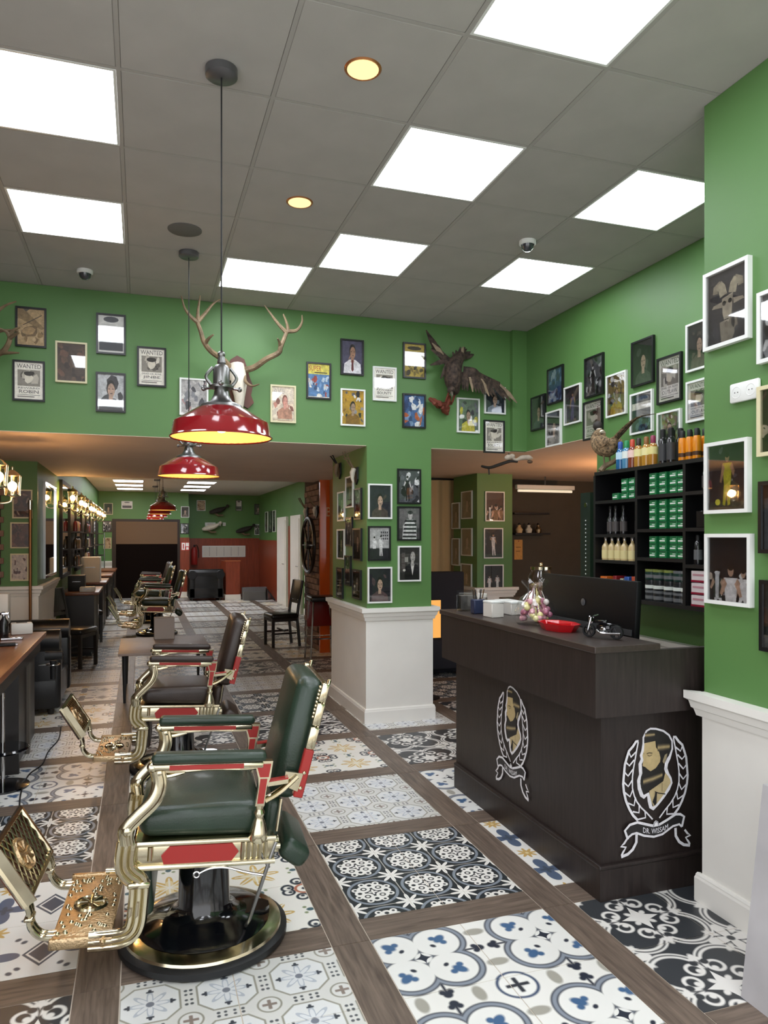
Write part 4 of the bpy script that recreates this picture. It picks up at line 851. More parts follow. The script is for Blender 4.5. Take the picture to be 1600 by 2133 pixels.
m = MB(); m.rbox((.04, .02, (z0) / 2 + .01), (.05, .08, z0 + .02), .01, 2); m.rbox((.02, .02, .008), (.18, .26, .016), .006, 2); m.build('stand', MON, mt)
TRAY = pbr('red_plastic', '#c0141c', 0.28, coat=0.4)
p = on_top(1164, 1312); t = thing('red_tray', 'red plastic octagonal snack tray on the reception counter', 'tray', p)
m = MB(); n = 8; rr = [(.0, .004), (.078, .004), (.098, .036), (.108, .038), (.104, .032), (.084, 0), (.0, 0)]; m.lathe(rr, 8); m.v = [Vector((v.x * .85, v.y * 1.35, v.z)) for v in m.v]; m.build('dish', TRAY, t, 15)
m = MB(); m.box((0, 0, .018), (.14, .004, .028)); m.box((0, 0, .018), (.004, .22, .028)); m.build('divider', TRAY, t, 0)
p = on_top(1258, 1330); t = thing('model_motorcycle', 'small black and chrome model motorcycle on the counter', 'model', p, math.radians(120))
for x in (-.062, .075):
    m = MB(); m.lathe([(.024, -.008), (.032, -.008), (.034, 0), (.032, .008), (.024, .008), (.024, -.008)], 20, (x, 0, .034), 'y')
    for k in range(6): a = PI * k / 3; m.tube([(x, 0, .034), (x + .025 * math.cos(a), 0, .034 + .025 * math.sin(a))], .002, 5)
    m.build('wheel', RUBBER, t)
m = MB(); m.rbox((0, 0, .05), (.07, .026, .032), .01, 2); m.rbox((.012, 0, .078), (.06, .024, .018), .008, 2); m.tube(spline([(-.07, 0, .065), (-.02, .004, .07), (.03, 0, .06)], 4), .004, 6); m.build('body', BLACKGL, t)
m = MB(); m.tube([(.075, .012, .034), (.058, .012, .098)], .004, 6); m.tube([(.075, -.012, .034), (.058, -.012, .098)], .004, 6); m.tube(spline([(.05, -.045, .105), (.058, 0, .10), (.05, .045, .105)], 4), .003, 6); m.box((.064, 0, .086), (.014, .024, .02)); m.build('fork', CHROME, t)
m = MB(); m.tube(spline([(.03, .018, .04), (0, .02, .026), (-.09, .02, .03)], 4), .006, 6); m.ball((0, .0, .045), (.022, .018, .018), 8, 6); m.build('engine', CHROME, t)
t = thing('candy_bag', 'clear cellophane bag of wrapped lollipops on the counter', 'bag', on_top(1114, 1300)); rr = random.Random(3); CAND = [pbr('candy_' + k, v, 0.3, coat=.5) for k, v in dict(pink='#d9a3ae', white='#e8e2dd', yellow='#d6cf8c', plum='#a8627c').items()]
for k in range(60):
    a = rr.uniform(0, 2 * PI); z = rr.uniform(.02, .14); R_ = .10 * (1 - .45 * (z / .14)) * math.sqrt(rr.random()); m = MB(); q = (R_ * math.cos(a), R_ * math.sin(a) * 1.1, z); m.ball(q, .017, 8, 6)
    m.tube([q, (q[0] * .6, q[1] * .6, q[2] + .06)], .0018, 5); m.build('lollipop', CAND[k % 4], t)
m = MB(); prof = [(.0, .0), (.10, .0), (.12, .03), (.115, .08), (.08, .14), (.03, .175), (.05, .21), (.075, .235)]; m.lathe(prof, 18); rr = random.Random(4); m.v = [v * (1 + rr.uniform(-.06, .06)) for v in m.v]; m.build('cellophane', glassy('cellophane_film', refl=.05, rough=.08, mxr=.22), t)
# boxes, card holders and cups at the far end
WB = pbr('white_card', '#d8d4cc', 0.5); CLR = glassy('clear_acrylic', (.92, .93, .93), .15, .05)
def cbox(name, label, px, py, w, d, h, mat, rz=0.0, cat='box', lid=None):
    t = thing(name, label, cat, on_top(px, py), rz); m = MB(); m.rbox((0, 0, h / 2), (w, d, h), .004, 1); m.build('body', mat, t)
    if lid: m = MB(); m.rbox((0, 0, h + .006), (w * 1.03, d * 1.03, .014), .003, 1); m.build('lid', lid, t)
    return t
cbox('white_box', 'small white box standing on the counter beside the card cups', 1028, 1285, .085, .10, .085, WB, .1, lid=FRW)
t = cbox('patterned_box', 'long pale box with a grey leaf print behind the lollipop bag', 1062, 1278, .10, .20, .07, WB, .05, lid=FRW)
m = MB()
for k in range(4): m.lathe([(.0, 0), (.012, .0), (.012, .001)], 10, (-.0512, .055 + .02 * (k % 2), .03 + .022 * (k // 2)), 'x')
m.build('leaf_print', pbr('grey_print', '#8a8a84', 0.6), t)
t = thing('card_holder', 'clear acrylic card holder on the far end of the counter', 'holder', on_top(972, 1272)); m = MB(); m.box((0, -.035, .05), (.11, .004, .10)); m.box((0, .035, .065), (.11, .004, .13)); m.box((-.055, 0, .05), (.004, .07, .10)); m.box((.055, 0, .05), (.004, .07, .10)); m.build('case', CLR, t, 0)
m = MB(); m.box((0, 0, .055), (.09, .05, .09)); m.build('cards', pbr('grey_cards', '#6f6a64', 0.6), t, 0)
t = thing('pen_cup', 'dark blue pen cup with pens on the far end of the counter', 'cup', on_top(996, 1278)); m = MB(); m.rbox((0, 0, .045), (.08, .06, .09), .006, 1); m.build('cup', pbr('navy_plastic', '#27304c', 0.4), t); 
for k in range(5): m = MB(); m.tube([(-.02 + .01 * k, 0, .05), (-.035 + .02 * k, .01, .15)], .004, 6); m.build('pen', (CHROME, BLACKM, WB, BLACKM, CHROME)[k], t)
t = thing('pink_jar', 'clear jar with pink sweets beside the white box', 'jar', on_top(1004, 1270)); m = MB(); m.lathe([(.0, .0), (.035, 0), (.036, .08), (.030, .085)], 18); m.build('glass', CLR, t); m = MB(); m.lathe([(.0, .003), (.032, .003), (.032, .06), (0, .065)], 14); m.build('sweets', CAND[0], t); m = MB(); m.lathe([(.031, .083), (.034, .083), (.034, .105), (0, .105)], 18); m.build('lid', WB, t)
# desk phone and glass jar behind
t = thing('phone_stand', 'dark card terminal on a stand behind the counter', 'terminal', (2.62, 4.62, .99), .3); m = MB(); m.rbox((0, 0, .06), (.2, .12, .02), .006, 2, rot=(.7, 0, 0)); m.rbox((0, .03, .02), (.14, .10, .04), .006, 1); m.build('body', BLACKM, t)
m = MB(); m.box((0, -.004, .072), (.13, .05, .004), rot=(.7, 0, 0)); m.build('screen', pbr('dim_screen', '#8a9094', 0.2), t, 0)
t = thing('back_sideboard', 'white low sideboard behind the counter near the farther column', 'sideboard', (2.75, 4.75, 0)); m = MB(); m.bb(-.35, .35, -.22, .22, .06, .96); m.build('body', WHITE, t, 0); m = MB(); m.rbox((0, 0, .975), (.74, .48, .03), .006, 1); m.build('top', WHITE, t); m = MB(); m.bb(-.32, .32, -.19, .19, 0, .06); m.build('plinth', WHITE, t, 0)
m = MB(); m.bb(-.005, .005, -.226, -.22, .08, .94); m.build('door_gap', BLACKM, t, 0)
# ================================================================= product shelf on the right wall
SXF, SY0, SY1, SZ0, SZ1 = 3.15, 2.68, 4.585, 1.20, 2.115
sh = thing('product_shelf', 'black wall shelf of compartments stocked with barber products', 'shelf', (SXF, (SY0 + SY1) / 2, SZ0)); SO = Vector((SXF, (SY0 + SY1) / 2, SZ0))
BLK = pbr('black_laminate', '#121113', 0.45)
def sb(name, x0, x1, y0, y1, z0, z1): m = MB(); m.bb(x0 - SO.x, x1 - SO.x, y0 - SO.y, y1 - SO.y, z0 - SO.z, z1 - SO.z); return m.build(name, BLK, sh, 0)
sb('back_panel', XR - .012, XR - .002, SY0, SY1, SZ0, SZ1); sb('top_board', SXF, XR - .012, SY0, SY1, SZ1 - .025, SZ1); sb('bottom_board', SXF, XR - .012, SY0, 4.56, SZ0, SZ0 + .025)
ys = [SY1, onX(1325, 1000, SXF).y, onX(1425, 1000, SXF).y, SY0 + .012]
for y in ys: sb('upright', SXF, XR - .012, y - .012, y + .012, SZ0 + .025, SZ1 - .025)
def zpx(px, py): return onX(px, py, SXF).z
rows = [[zpx(1270, 1045), zpx(1270, 1116), zpx(1270, 1170)], [zpx(1370, 1033), zpx(1370, 1105), zpx(1370, 1166)], [zpx(1440, 1027), zpx(1440, 1103), zpx(1440, 1180)]]
for c in range(3):
    for z in rows[c]: sb('shelf_board', SXF, XR - .012, ys[c + 1] + .012, ys[c] - .012, z - .011, z + .011)
lev = [[SZ1, *[z + .011 for z in rows[c]], SZ0 + .025] for c in range(3)]
# prototypes of the goods
GRB = pbr('green_carton', '#1d7a45', 0.4); GRT = pbr('dark_green_carton_top', '#0f4a2c', 0.5); LBL = pbr('white_label', '#dfe4dd', 0.5)
def proto(name, parts): return (name, [(n, m.mesh(n, mat, 40), mat) for n, m, mat in parts])
def place(pr, loc, label, cat, group, rz=0.0):
    t = thing(pr[0], label, cat, loc, rz, group)
    for n, me, _ in pr[1]: link(n, me, t)
    return t
bw_, bd_, bh_ = .068, .10, .047
a = MB(); a.rbox((0, 0, bh_ / 2), (bd_, bw_ - .002, bh_ - .001), .002, 1); b = MB(); b.box((-bd_ / 2 - .0006, .004, bh_ * .36), (.001, bw_ * .72, .009)); b.box((-bd_ / 2 - .0006, -.008, bh_ * .62), (.001, bw_ * .4, .004)); cst = MB(); cst.box((-bd_ / 2 - .0005, 0, bh_ * .88), (.001, bw_ - .004, .007))
CART = proto('green_carton', [('carton', a, GRB), ('label_text', b, LBL), ('lid_edge', cst, GRT)])
def stack(c, lv, ylist, n, what):
    k = 0
    for iy, y in enumerate(ylist):
        cnt = n[iy] if isinstance(n, list) else n
        for i in range(cnt):
            lb = f'green carton, {what}, {["bottom", "second", "third", "fourth", "fifth"][i]} up, pile {["one", "two", "three", "four", "five", "six"][iy]} from the left'
            place(CART, (SXF + .06, y, lev[c][lv] + i * bh_), lb, 'carton', 'green cartons on the shelf')
def ycol(px): return onX(px, 1050, SXF + .012).y
stack(0, 1, [ycol(1282), ycol(1301), ycol(1317)], [1, 3, 3], 'upper left compartment')
yl = [ycol(x) for x in (1360, 1381, 1403, 1420)]
for lv, n, nm in ((1, 4, 'top middle compartment'), (2, 5, 'second middle compartment'), (3, 3, 'third middle compartment')):
    avail = lev[1][lv - 1] - (.022 if lv > 1 else .025) - lev[1][lv]; stack(1, lv, yl, min(n, int(avail / bh_)), nm)
def bottle(name, prof, mat, capz, capr, caph, capmat, lab=None, labmat=None, n=16):
    a = MB(); a.lathe(prof, n); c = MB(); c.lathe([(0, capz), (capr, capz), (capr, capz + caph), (capr * .7, capz + caph + .006), (0, capz + caph + .006)], n); P = [('bottle', a, mat), ('cap', c, capmat)]
    if lab: l = MB(); r_, z0, z1 = lab; l.lathe([(r_, z0), (r_, z1)], n); P.append(('label', l, labmat))
    return proto(name, P)
AMB = pbr('amber_liquid', '#b98a3a', 0.12, coat=.6); DKB = pbr('dark_bottle', '#1a191b', 0.2, coat=.5); YEL = pbr('pale_yellow_label', '#e3d59a', 0.5); SIL = pbr('silver_cap', '#c9c6c2', 0.25, .8)
col_b = bottle('aftershave_bottle', [(0, 0), (.028, 0), (.029, .01), (.029, .09), (.024, .105), (.010, .125), (.010, .14)], pbr('clear_yellow_bottle', '#d8c08a', 0.12, coat=.6), .138, .012, .03, SIL, (.0296, .012, .07), YEL)
for k, px in enumerate((1253, 1266, 1279, 1292, 1308)): place(col_b, (SXF + .05, ycol(px), lev[0][3]), f'yellow labelled aftershave bottle with silver cap, {["first", "second", "third", "fourth", "last"][k]} from the doorway side', 'bottle', 'aftershave bottles on the shelf')
drk = bottle('dark_bottle', [(0, 0), (.024, 0), (.025, .01), (.025, .11), (.012, .13), (.010, .18)], DKB, .178, .012, .02, BLACKM, (.0254, .02, .09), pbr('grey_dark_label', '#4c4746', 0.5))
for k, px in enumerate((1260, 1271, 1287, 1318)): place(drk, (SXF + .06, ycol(px), lev[0][2]), f'slim dark bottle in the second left compartment, {["first", "second", "third", "fourth"][k]} from the doorway side', 'bottle', 'dark bottles on the shelf')
for k, (px, w, h, cn, nm) in enumerate([(1256, .075, .075, '#d2691e', 'orange'), (1279, .04, .085, '#8a1c22', 'dark red'), (1293, .03, .07, '#a8a890', 'grey'), (1304, .05, .085, '#2a55a0', 'blue'), (1318, .035, .09, '#b34a2a', 'rust red')]):
    t = thing('small_carton', f'{nm} small carton in the bottom left compartment', 'carton', (SXF + .06, ycol(px), lev[0][4]), group='small cartons on the shelf'); m = MB(); m.rbox((0, 0, (h + .06) / 2), (.09, w, h + .06), .003, 1); m.build('carton', pbr('carton_' + nm.replace(' ', '_'), cn, 0.4), t); m = MB(); m.box((-.046, 0, h * .6), (.001, w * .6, .012)); m.build('print', LBL, t, 0)
JB = pbr('black_jar', '#26282a', 0.3, coat=.4); JG = pbr('olive_lid', '#7f8a45', 0.4); JGR = pbr('grey_lid', '#6a6c6e', 0.4); JGN = pbr('deep_green_jar', '#1f3a33', 0.3)
for row in range(3):
    for k, px in enumerate((1346, 1363, 1385, 1405, 1421)):
        mats = [(JB, JGR), (JB, JB), (JGN, JG if k < 3 else JGR)][row if row < 2 else 2]
        a = MB(); a.lathe([(0, 0), (.038, 0), (.040, .006), (.040, .05), (.036, .054)], 18); c = MB(); c.lathe([(.0385, .052), (.0405, .052), (.0405, .068), (0, .068)], 18); l = MB(); l.lathe([(.0404, .012), (.0404, .034)], 18)
        key = (row, 0 if k < 3 else 1)
        if key not in _sw: _sw[key] = proto('wax_jar', [('jar', a, mats[0]), ('lid', c, mats[1]), ('label', l, LBL if row == 1 else JGR)])
        place(_sw[key], (SXF + .055, ycol(px), lev[1][4] + row * .069), f'hair wax jar, bottom middle compartment, {["bottom", "middle", "top"][row]} row, {["first", "second", "third", "fourth", "fifth"][k]} from the left', 'jar', 'hair wax jars on the shelf')
PNK = pbr('white_pink_carton', '#dccfd0', 0.45); CRM = pbr('crimson_band', '#8a1230', 0.4)
for row in range(3):
    a = MB(); a.rbox((0, 0, .036), (.10, .12, .068), .003, 1); c = MB(); c.box((-.0506, 0, .008), (.001, .118, .012)); l = MB(); l.box((-.0506, 0, .045), (.001, .09, .012))
    place(proto('pink_carton', [('carton', a, PNK), ('band', c, CRM), ('print', l, pbr('pink_print', '#c08a94', .5))]), (SXF + .06, ycol(1455), lev[2][4] + row * .073), f'white and pink carton beside the right pillar, {["bottom", "middle", "top"][row]} of its stack', 'carton', 'pink cartons on the shelf')
place(bottle('spray_can', [(0, 0), (.024, 0), (.025, .01), (.025, .13), (.015, .145)], DKB, .145, .014, .03, BLACKM, (.0254, .03, .09), JGR), (SXF + .05, ycol(1444), lev[2][3]), 'black spray can alone in the third right compartment', 'spray can', None)
for lv in (1, 2):
    for k in range(2): place(drk if lv == 1 else proto('dark_carton', [('carton', MB().rbox((0, 0, .05), (.09, .07, .10), .003, 1), DKB)]), (SXF + .06, ycol(1458) - .10 * k, lev[2][lv]), f'dark product in the {["top", "second"][lv - 1]} right compartment, {["nearer the doorway", "nearer the pillar"][k]}', 'bottle' if lv == 1 else 'carton', 'dark products in the right compartments')
# bottles standing on top of the shelf
def ytop(px): return onX(px, 960, SXF + .06).y
for k, (px, body, cap, lb, nm) in enumerate([(1290, '#1f5f8f', '#2b4fa0', '#bcd9ea', 'blue'), (1303, '#4f86a8', '#1f8a50', '#dfe8e2', 'pale blue with green cap'), (1315, '#7a3b2a', '#c0452e', '#e8c8c0', 'brown with red cap'), (1328, '#a8792e', '#2a1f18', '#e6dda0', 'amber with pale label'), (1344, '#b0802e', '#8a5a2a', '#e6dda0', 'amber with brown cap'), (1358, '#a8752a', '#8a2a4a', '#e4d890', 'amber with plum cap')]):
    pr = bottle('lotion_bottle', [(0, 0), (.030, 0), (.031, .008), (.031, .12), (.022, .145), (.016, .15)], pbr('lotion_' + str(k), body, 0.1, coat=.7), .15, .017, .045, pbr('lotion_cap_' + str(k), cap, 0.35), (.0315, .075, .125), pbr('lotion_label_' + str(k), lb, 0.5))
    place(pr, (SXF + .07, ytop(px), SZ1), f'{nm} lotion bottle standing on top of the shelf', 'bottle', 'lotion bottles on top of the shelf')
blk = bottle('black_tonic_bottle', [(0, 0), (.027, 0), (.028, .008), (.028, .15), (.018, .17)], DKB, .17, .018, .05, BLACKM, (.0284, .02, .13), pbr('tonic_label', '#3a3a3c', .5))
for k in range(4): place(blk, (SXF + .06 + .075 * (k % 2), ytop(1381 + 17 * (k // 2)), SZ1), f'black tonic bottle on top of the shelf, {["front, left pair", "back, left pair", "front, right pair", "back, right pair"][k]}', 'bottle', 'black tonic bottles on top of the shelf')
orb = bottle('orange_bottle', [(0, 0), (.024, 0), (.025, .006), (.025, .13), (.020, .145)], pbr('orange_plastic', '#e08a14', 0.3, coat=.3), .145, .016, .04, BLACKM, (.0254, .025, .05), pbr('orange_bottle_mark', '#4a2a10', .5))
for k in range(6): place(orb, (SXF + .06 + .06 * (k // 3), ytop(1422 + 15 * (k % 3)), SZ1), f'orange bottle on the shelf top, {["front", "back"][k // 3]} row, {["first", "second", "third"][k % 3]} from the black bottles', 'bottle', 'orange bottles on top of the shelf')
# stuffed pheasant on a branch stand
FEA = pbr('pheasant_feathers', '#806a4e', 0.8, var=0.95, vs=55, bump=0.5, bs=60); DKF = pbr('dark_feathers', '#2c2723', 0.7, var=.3, vs=30)
p = onX(1262, 972, 3.22); ph = thing('stuffed_pheasant', 'stuffed brown pheasant with a long tail perched at the shelf end', 'stuffed bird', (3.24, p.y + .02, SZ1), -PI / 2)      # local +x towards the viewer
m = MB(); m.tube(spline([(-.05, 0, .30), (-.10, 0, .275), (-.06, 0, .21), (.02, 0, .18), (.08, 0, .205), (.12, 0, .24)], 5), [.03, .036, .042, .046, .05, .054, .058, .062, .066, .068, .07, .072, .072, .072, .07, .068, .064, .06, .054, .046, .04, .034, .028, .022, .016, .01], 12); m.build('body', FEA, ph)
m = MB(); m.tube(spline([(-.055, 0, .29), (-.085, 0, .315), (-.10, 0, .335)], 4), [.03, .027, .025, .023, .022, .022, .022, .02, .016], 10); m.build('white_collar', BONE, ph)
m = MB(); m.ball((-.108, 0, .358), (.042, .033, .036)); m.build('head', DKF, ph); m = MB(); m.tube([(-.13, 0, .350), (-.165, 0, .342)], [.011, .002], 8); m.build('beak', BONE, ph)
for sy in (-1, 1):
    m = MB(); m.ball((-.11, sy * .022, .352), (.018, .008, .014)); m.build('red_cheek', pbr('cheek_red', '#8a2420', .6), ph); m = MB(); m.tube(spline([(-.05, sy * .062, .24), (.03, sy * .066, .215), (.11, sy * .05, .225)], 4), [.02, .034, .042, .044, .042, .034, .026, .018, .01], 8, flat=.35, up=(0, 1, 0)); m.build('wing', FEA, ph)
    m = MB(); m.tube([(.0, sy * .025, .15), (.01, sy * .025, .06)], .007, 6); m.build('leg', ANTLER, ph)
for k in range(5): m = MB(); m.tube(spline([(.09, -.012 + .006 * k, .225), (.2, -.016 + .008 * k, .285), (.33, -.02 + .01 * k, .335 + .004 * k), (.44 + .02 * k, -.02 + .01 * k, .35)], 5), [.014 - .0008 * i for i in range(16)], 6, flat=.35); m.build('tail_feather', DKF if k % 2 else FEA, ph)
m = MB(); m.tube(spline([(-.02, -.04, .01), (-.015, 0, .05), (.04, .03, .075), (.10, .03, .10)], 5), [.02] * 8 + [.018] * 4 + [.016] * 4, 8); m.tube(spline([(-.02, -.04, .0), (-.05, .02, .008), (.06, .05, .008)], 4), .018, 8); m.build('branch', ANTLER, ph)
# white twin socket on the pillar
p = onX(1556, 815, XP); t = thing('wall_socket', 'white twin wall socket on the near right pillar', 'socket', (XP - .001, p.y, p.z), -PI / 2); m = MB(); m.rbox((0, -.009, 0), (.155, .018, .083), .008, 2); m.build('plate', FRW, t)
for sx in (-1, 1): m = MB(); m.lathe([(.022, .0185), (.024, .0195), (.026, .0185)], 20, (sx * .038, 0, 0), 'y'); m.build('socket_ring', FRW, t); m = MB(); m.box((sx * .038 - .008, -.0186, 0), (.004, .001, .004)); m.box((sx * .038 + .008, -.0186, 0), (.004, .001, .004)); m.build('pin_hole', BLACKM, t, 0)
# leaning grey panel at the right edge
t = thing('marble_offcut', 'pale grey marbled slab standing at the right edge', 'slab', onZ(1600, 2110, 0) + Vector((.10, 0, 0))); m = MB(); m.prism([(-.12, 0), (.20, 0), (.20, .75), (-.02, .75)], -.10, .10, 'xz'); m.build('slab', pbr('grey_marble', '#b9b7b9', 0.35, var=.15, vs=3), t, 0); m = MB(); m.prism([(-.0885, .23), (.20, .23), (.20, .236), (-.0878, .236)], -.1006, .1006, 'xz'); m.build('joint_line', WB, t, 0)
# ================================================================= lamps
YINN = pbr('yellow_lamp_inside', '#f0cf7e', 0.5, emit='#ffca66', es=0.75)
BULB = emis('warm_bulb', '#ffd9a0', 14)
def pendant(label, x, y, zrim, zceil, R_=.207, name='pendant_lamp'):
    t = thing(name, label, 'pendant lamp', (x, y, zrim), 0, 'red enamel pendant lamps'); s = R_ / .207
    m = MB(); m.lathe([(R_, 0), (R_ * .985, .004), (R_ * .93, .062 * s), (R_ * .90, .066 * s), (R_ * .50, .118 * s), (R_ * .42, .124 * s), (R_ * .36, .126 * s)], 48); m.build('shade', LAMPRED, t)
    m = MB(); m.lathe([(R_ * .985, .001), (R_ * .91, .060 * s), (R_ * .48, .112 * s), (0, .118 * s)], 40); m.build('shade_lining', YINN, t)
    m = MB(); m.lathe([(R_ * 1.0, -.003), (R_ * 1.015, .001), (R_ * .99, .006), (R_ * .975, .0)], 48); m.build('rim', LAMPRED, t)
    m = MB(); m.lathe([(R_ * .42, .123 * s), (R_ * .40, .134 * s), (R_ * .22, .150 * s), (.032 * s, .175 * s), (.028 * s, .20 * s), (.050 * s, .205 * s), (.050 * s, .214 * s), (.034 * s, .22 * s), (.034 * s, .285 * s), (.024 * s, .30 * s), (0, .30 * s)], 28); m.build('fitter', STEEL, t)
    m = MB()
    for k in range(3): a = 2 * PI * k / 3 + .4; m.tube([(.03 * s * math.cos(a), .03 * s * math.sin(a), .21 * s), (.085 * s * math.cos(a), .085 * s * math.sin(a), .21 * s)], .006 * s, 6); m.ball((.085 * s * math.cos(a), .085 * s * math.sin(a), .21 * s), .011 * s, 8, 6)
    for sg in (-1, 1): m.tube(spline([(.04 * s * sg, 0, .215 * s), (.062 * s * sg, 0, .25 * s), (.035 * s * sg, 0, .29 * s)], 4), .007 * s, 6)
    m.lathe([(.012 * s, .30 * s), (.018 * s, .31 * s), (.012 * s, .34 * s)], 12); m.ball((0, 0, .345 * s), .016 * s, 10, 7); m.build('pulley', STEEL, t)
    m = MB(); m.ball((0, 0, .05 * s), .03, 12, 8); m.build('bulb', BULB, t)
    m = MB(); m.tube([(0, 0, .34 * s), (0, 0, zceil - zrim - .02)], .0035, 6); m.build('cord', BLACKM, t)
    m = MB(); m.lathe([(0, zceil - zrim), (.066, zceil - zrim), (.066, zceil - zrim - .03), (.058, zceil - zrim - .036), (0, zceil - zrim - .036)], 28); m.build('ceiling_rose', pbr('grey_rose', '#6a6a6c', .35, .6), t)
    return t
pendant('large red enamel pendant lamp nearest the viewer', .318, 3.087, 2.055, ZC)
pendant('red enamel pendant lamp behind the nearest one', .312, 5.148, 2.058, ZC)
for k, y in enumerate((11.9, 14.0, 16.1, 18.2)): pendant(f'red enamel pendant lamp over the far chairs, {["nearest", "second", "third", "farthest"][k]} of four', .33, y, 2.06, ZF, .207)
def downlight(label, x, y):
    t = thing('downlight', label, 'spotlight', (x, y, ZC), 0, 'round ceiling spotlights'); m = MB(); m.lathe([(.062, .0), (.072, -.004), (.078, .001), (.078, .010)], 28); m.build('trim_ring', pbr('copper_trim', '#c08050', .3, .7), t); m = MB(); m.lathe([(.066, -.002), (.05, -.0035), (0, -.004)], 24); m.build('lens', emis('spot_glow', '#ffdf9c', 1.6), t)
downlight('round warm ceiling spotlight nearer the top of the view', .875, 2.903); downlight('round warm ceiling spotlight farther back beside the middle panels', .875, 4.175)
p = onZ(385, 479, ZC); t = thing('ceiling_speaker', 'flat round grey speaker in the ceiling', 'speaker', (p.x, p.y, ZC)); m = MB(); m.lathe([(0, -.006), (.095, -.006), (.105, -.002), (.105, .01)], 32); m.build('grille', pbr('grey_grille', '#6e6c69', .7, bump=.6, bs=400), t)
for px, py, lb in ((177, 567, 'dome security camera in the ceiling above the left pictures'), (1099, 506, 'dome security camera in the ceiling near the right panels')):
    p = onZ(px, py - 4, ZC); t = thing('dome_camera', lb, 'security camera', (p.x, p.y, ZC)); m = MB(); m.lathe([(0, 0), (.055, 0), (.055, -.022), (.045, -.028)], 24); m.build('mount', FRW, t); m = MB(); m.lathe([(.043, -.026), (.038, -.05), (.02, -.066), (0, -.07)], 20); m.build('dome', pbr('smoked_dome', '#3a3c42', .08, coat=.8), t)
# ================================================================= trophies
def antler(m, P, tines, r=.027):
    S = spline(P, 6); n = len(S); m.tube(S, [r * (1.0 - .45 * i / n) for i in range(n)], 8)
    for T in tines: S2 = spline(T, 5); k = len(S2); m.tube(S2, [.018 * (1 - .8 * i / k) for i in range(k)], 7)
def W_(px, py, dy): q = onY(px, py, YB - dy); return q
root = onY(492, 800, YB); st = thing('stag_skull_trophy', 'stag skull with big antlers on a carved plaque above the red lamp', 'trophy', (root.x, YB - .002, root.z))
L_ = lambda px, py, dy: onY(px, py, YB - dy) - Vector((root.x, YB - .002, root.z))
m = MB(); out = [(493, 742), (508, 750), (514, 768), (520, 790), (526, 805), (522, 825), (528, 840), (516, 852), (505, 846), (497, 862), (484, 846), (478, 820), (472, 790), (474, 765), (480, 750)]; P2 = [L_(a, b, 0) for a, b in out]; m.prism([(p.x, p.z) for p in P2], -.028, 0, 'xz'); m.build('plaque', PLAQUE, st, 20)
m = MB(); sk = [(493, 760, .075, .06), (495, 782, .095, .072), (498, 805, .10, .064), (499, 825, .10, .046), (499, 845, .09, .034), (499, 862, .08, .022)]
m.tube([L_(a, b, d) for a, b, d, _ in sk], [s for *_, s in sk], 12, flat=1.0); m.build('skull', BONE, st)
for sx in (-1, 1): m = MB(); q = L_(495 + 13 * sx, 795, .10); m.ball(q, (.014, .02, .017)); m.build('eye_socket', BLACKM, st)
m = MB(); A = lambda l: [L_(*q) for q in l]
antler(m, A([(482, 772, .09), (468, 752, .12), (440, 732, .20), (425, 712, .24), (418, 690, .25), (410, 668, .25)]), [A([(412, 672, .25), (396, 658, .26), (384, 640, .27), (378, 616, .28)]), A([(412, 668, .25), (413, 645, .24), (417, 616, .24)]), A([(412, 670, .25), (430, 650, .22), (445, 632, .2), (462, 622, .19)]), A([(428, 715, .24), (436, 704, .28), (445, 697, .31)]), A([(478, 775, .09), (462, 790, .16), (450, 800, .22), (438, 802, .26)])])
m.build('antler', ANTLER, st)
m = MB(); antler(m, A([(506, 772, .09), (530, 765, .12), (555, 748, .18), (580, 735, .22), (585, 722, .24), (592, 705, .24), (598, 690, .24)]), [A([(596, 692, .24), (580, 675, .23), (565, 655, .22), (551, 636, .22)]), A([(600, 690, .24), (598, 675, .25), (590, 654, .26)]), A([(600, 690, .24), (618, 688, .25), (629, 672, .26), (629, 656, .27)]), A([(584, 725, .23), (582, 712, .27), (578, 705, .30)]), A([(508, 775, .09), (512, 795, .17), (525, 804, .22), (540, 800, .27)])])
m.build('antler', ANTLER, st)
# antlers cut by the left edge
root = onY(-40, 720, YB); s2 = thing('stag_antler_trophy', 'stag antlers reaching in at the left edge of the upper wall', 'trophy', (root.x, YB - .002, root.z)); L2 = lambda px, py, dy: onY(px, py, YB - dy) - Vector((root.x, YB - .002, root.z)); A2 = lambda l: [L2(*q) for q in l]
m = MB(); m.prism([(p.x, p.z) for p in (L2(-70, 700, 0), L2(-15, 700, 0), L2(-10, 780, 0), L2(-42, 815, 0), L2(-75, 780, 0))], -.03, 0, 'xz'); m.build('plaque', PLAQUE, s2, 0); m = MB(); m.tube(A2([(-42, 715, .06), (-42, 740, .10), (-42, 775, .10), (-42, 800, .07)]), [.035, .045, .03, .015], 10); m.build('skull', BONE, s2)
m = MB(); antler(m, A2([(-38, 722, .08), (-15, 738, .14), (5, 733, .2), (18, 715, .24), (22, 695, .26)]), [A2([(20, 700, .26), (12, 690, .27), (-8, 682, .28)]), A2([(22, 697, .26), (30, 687, .28), (42, 682, .3), (10, 678, .3)][:3]), A2([(0, 735, .2), (20, 735, .25), (40, 735, .3), (70, 737, .33)][:3]), A2([(20, 705, .25), (32, 697, .3), (40, 693, .33)])]); antler(m, A2([(-20, 700, .2), (0, 690, .24), (20, 688, .26), (38, 690, .28)]), [A2([(-25, 680, .2), (-8, 652, .24), (12, 636, .27), (34, 628, .3)])], .013); m.build('antler', ANTLER, s2)
m = MB(); antler(m, A2([(-46, 722, .08), (-70, 735, .14), (-92, 728, .2), (-105, 700, .25)]), [A2([(-105, 705, .25), (-118, 690, .27), (-120, 665, .28)])]); m.build('antler', ANTLER, s2)
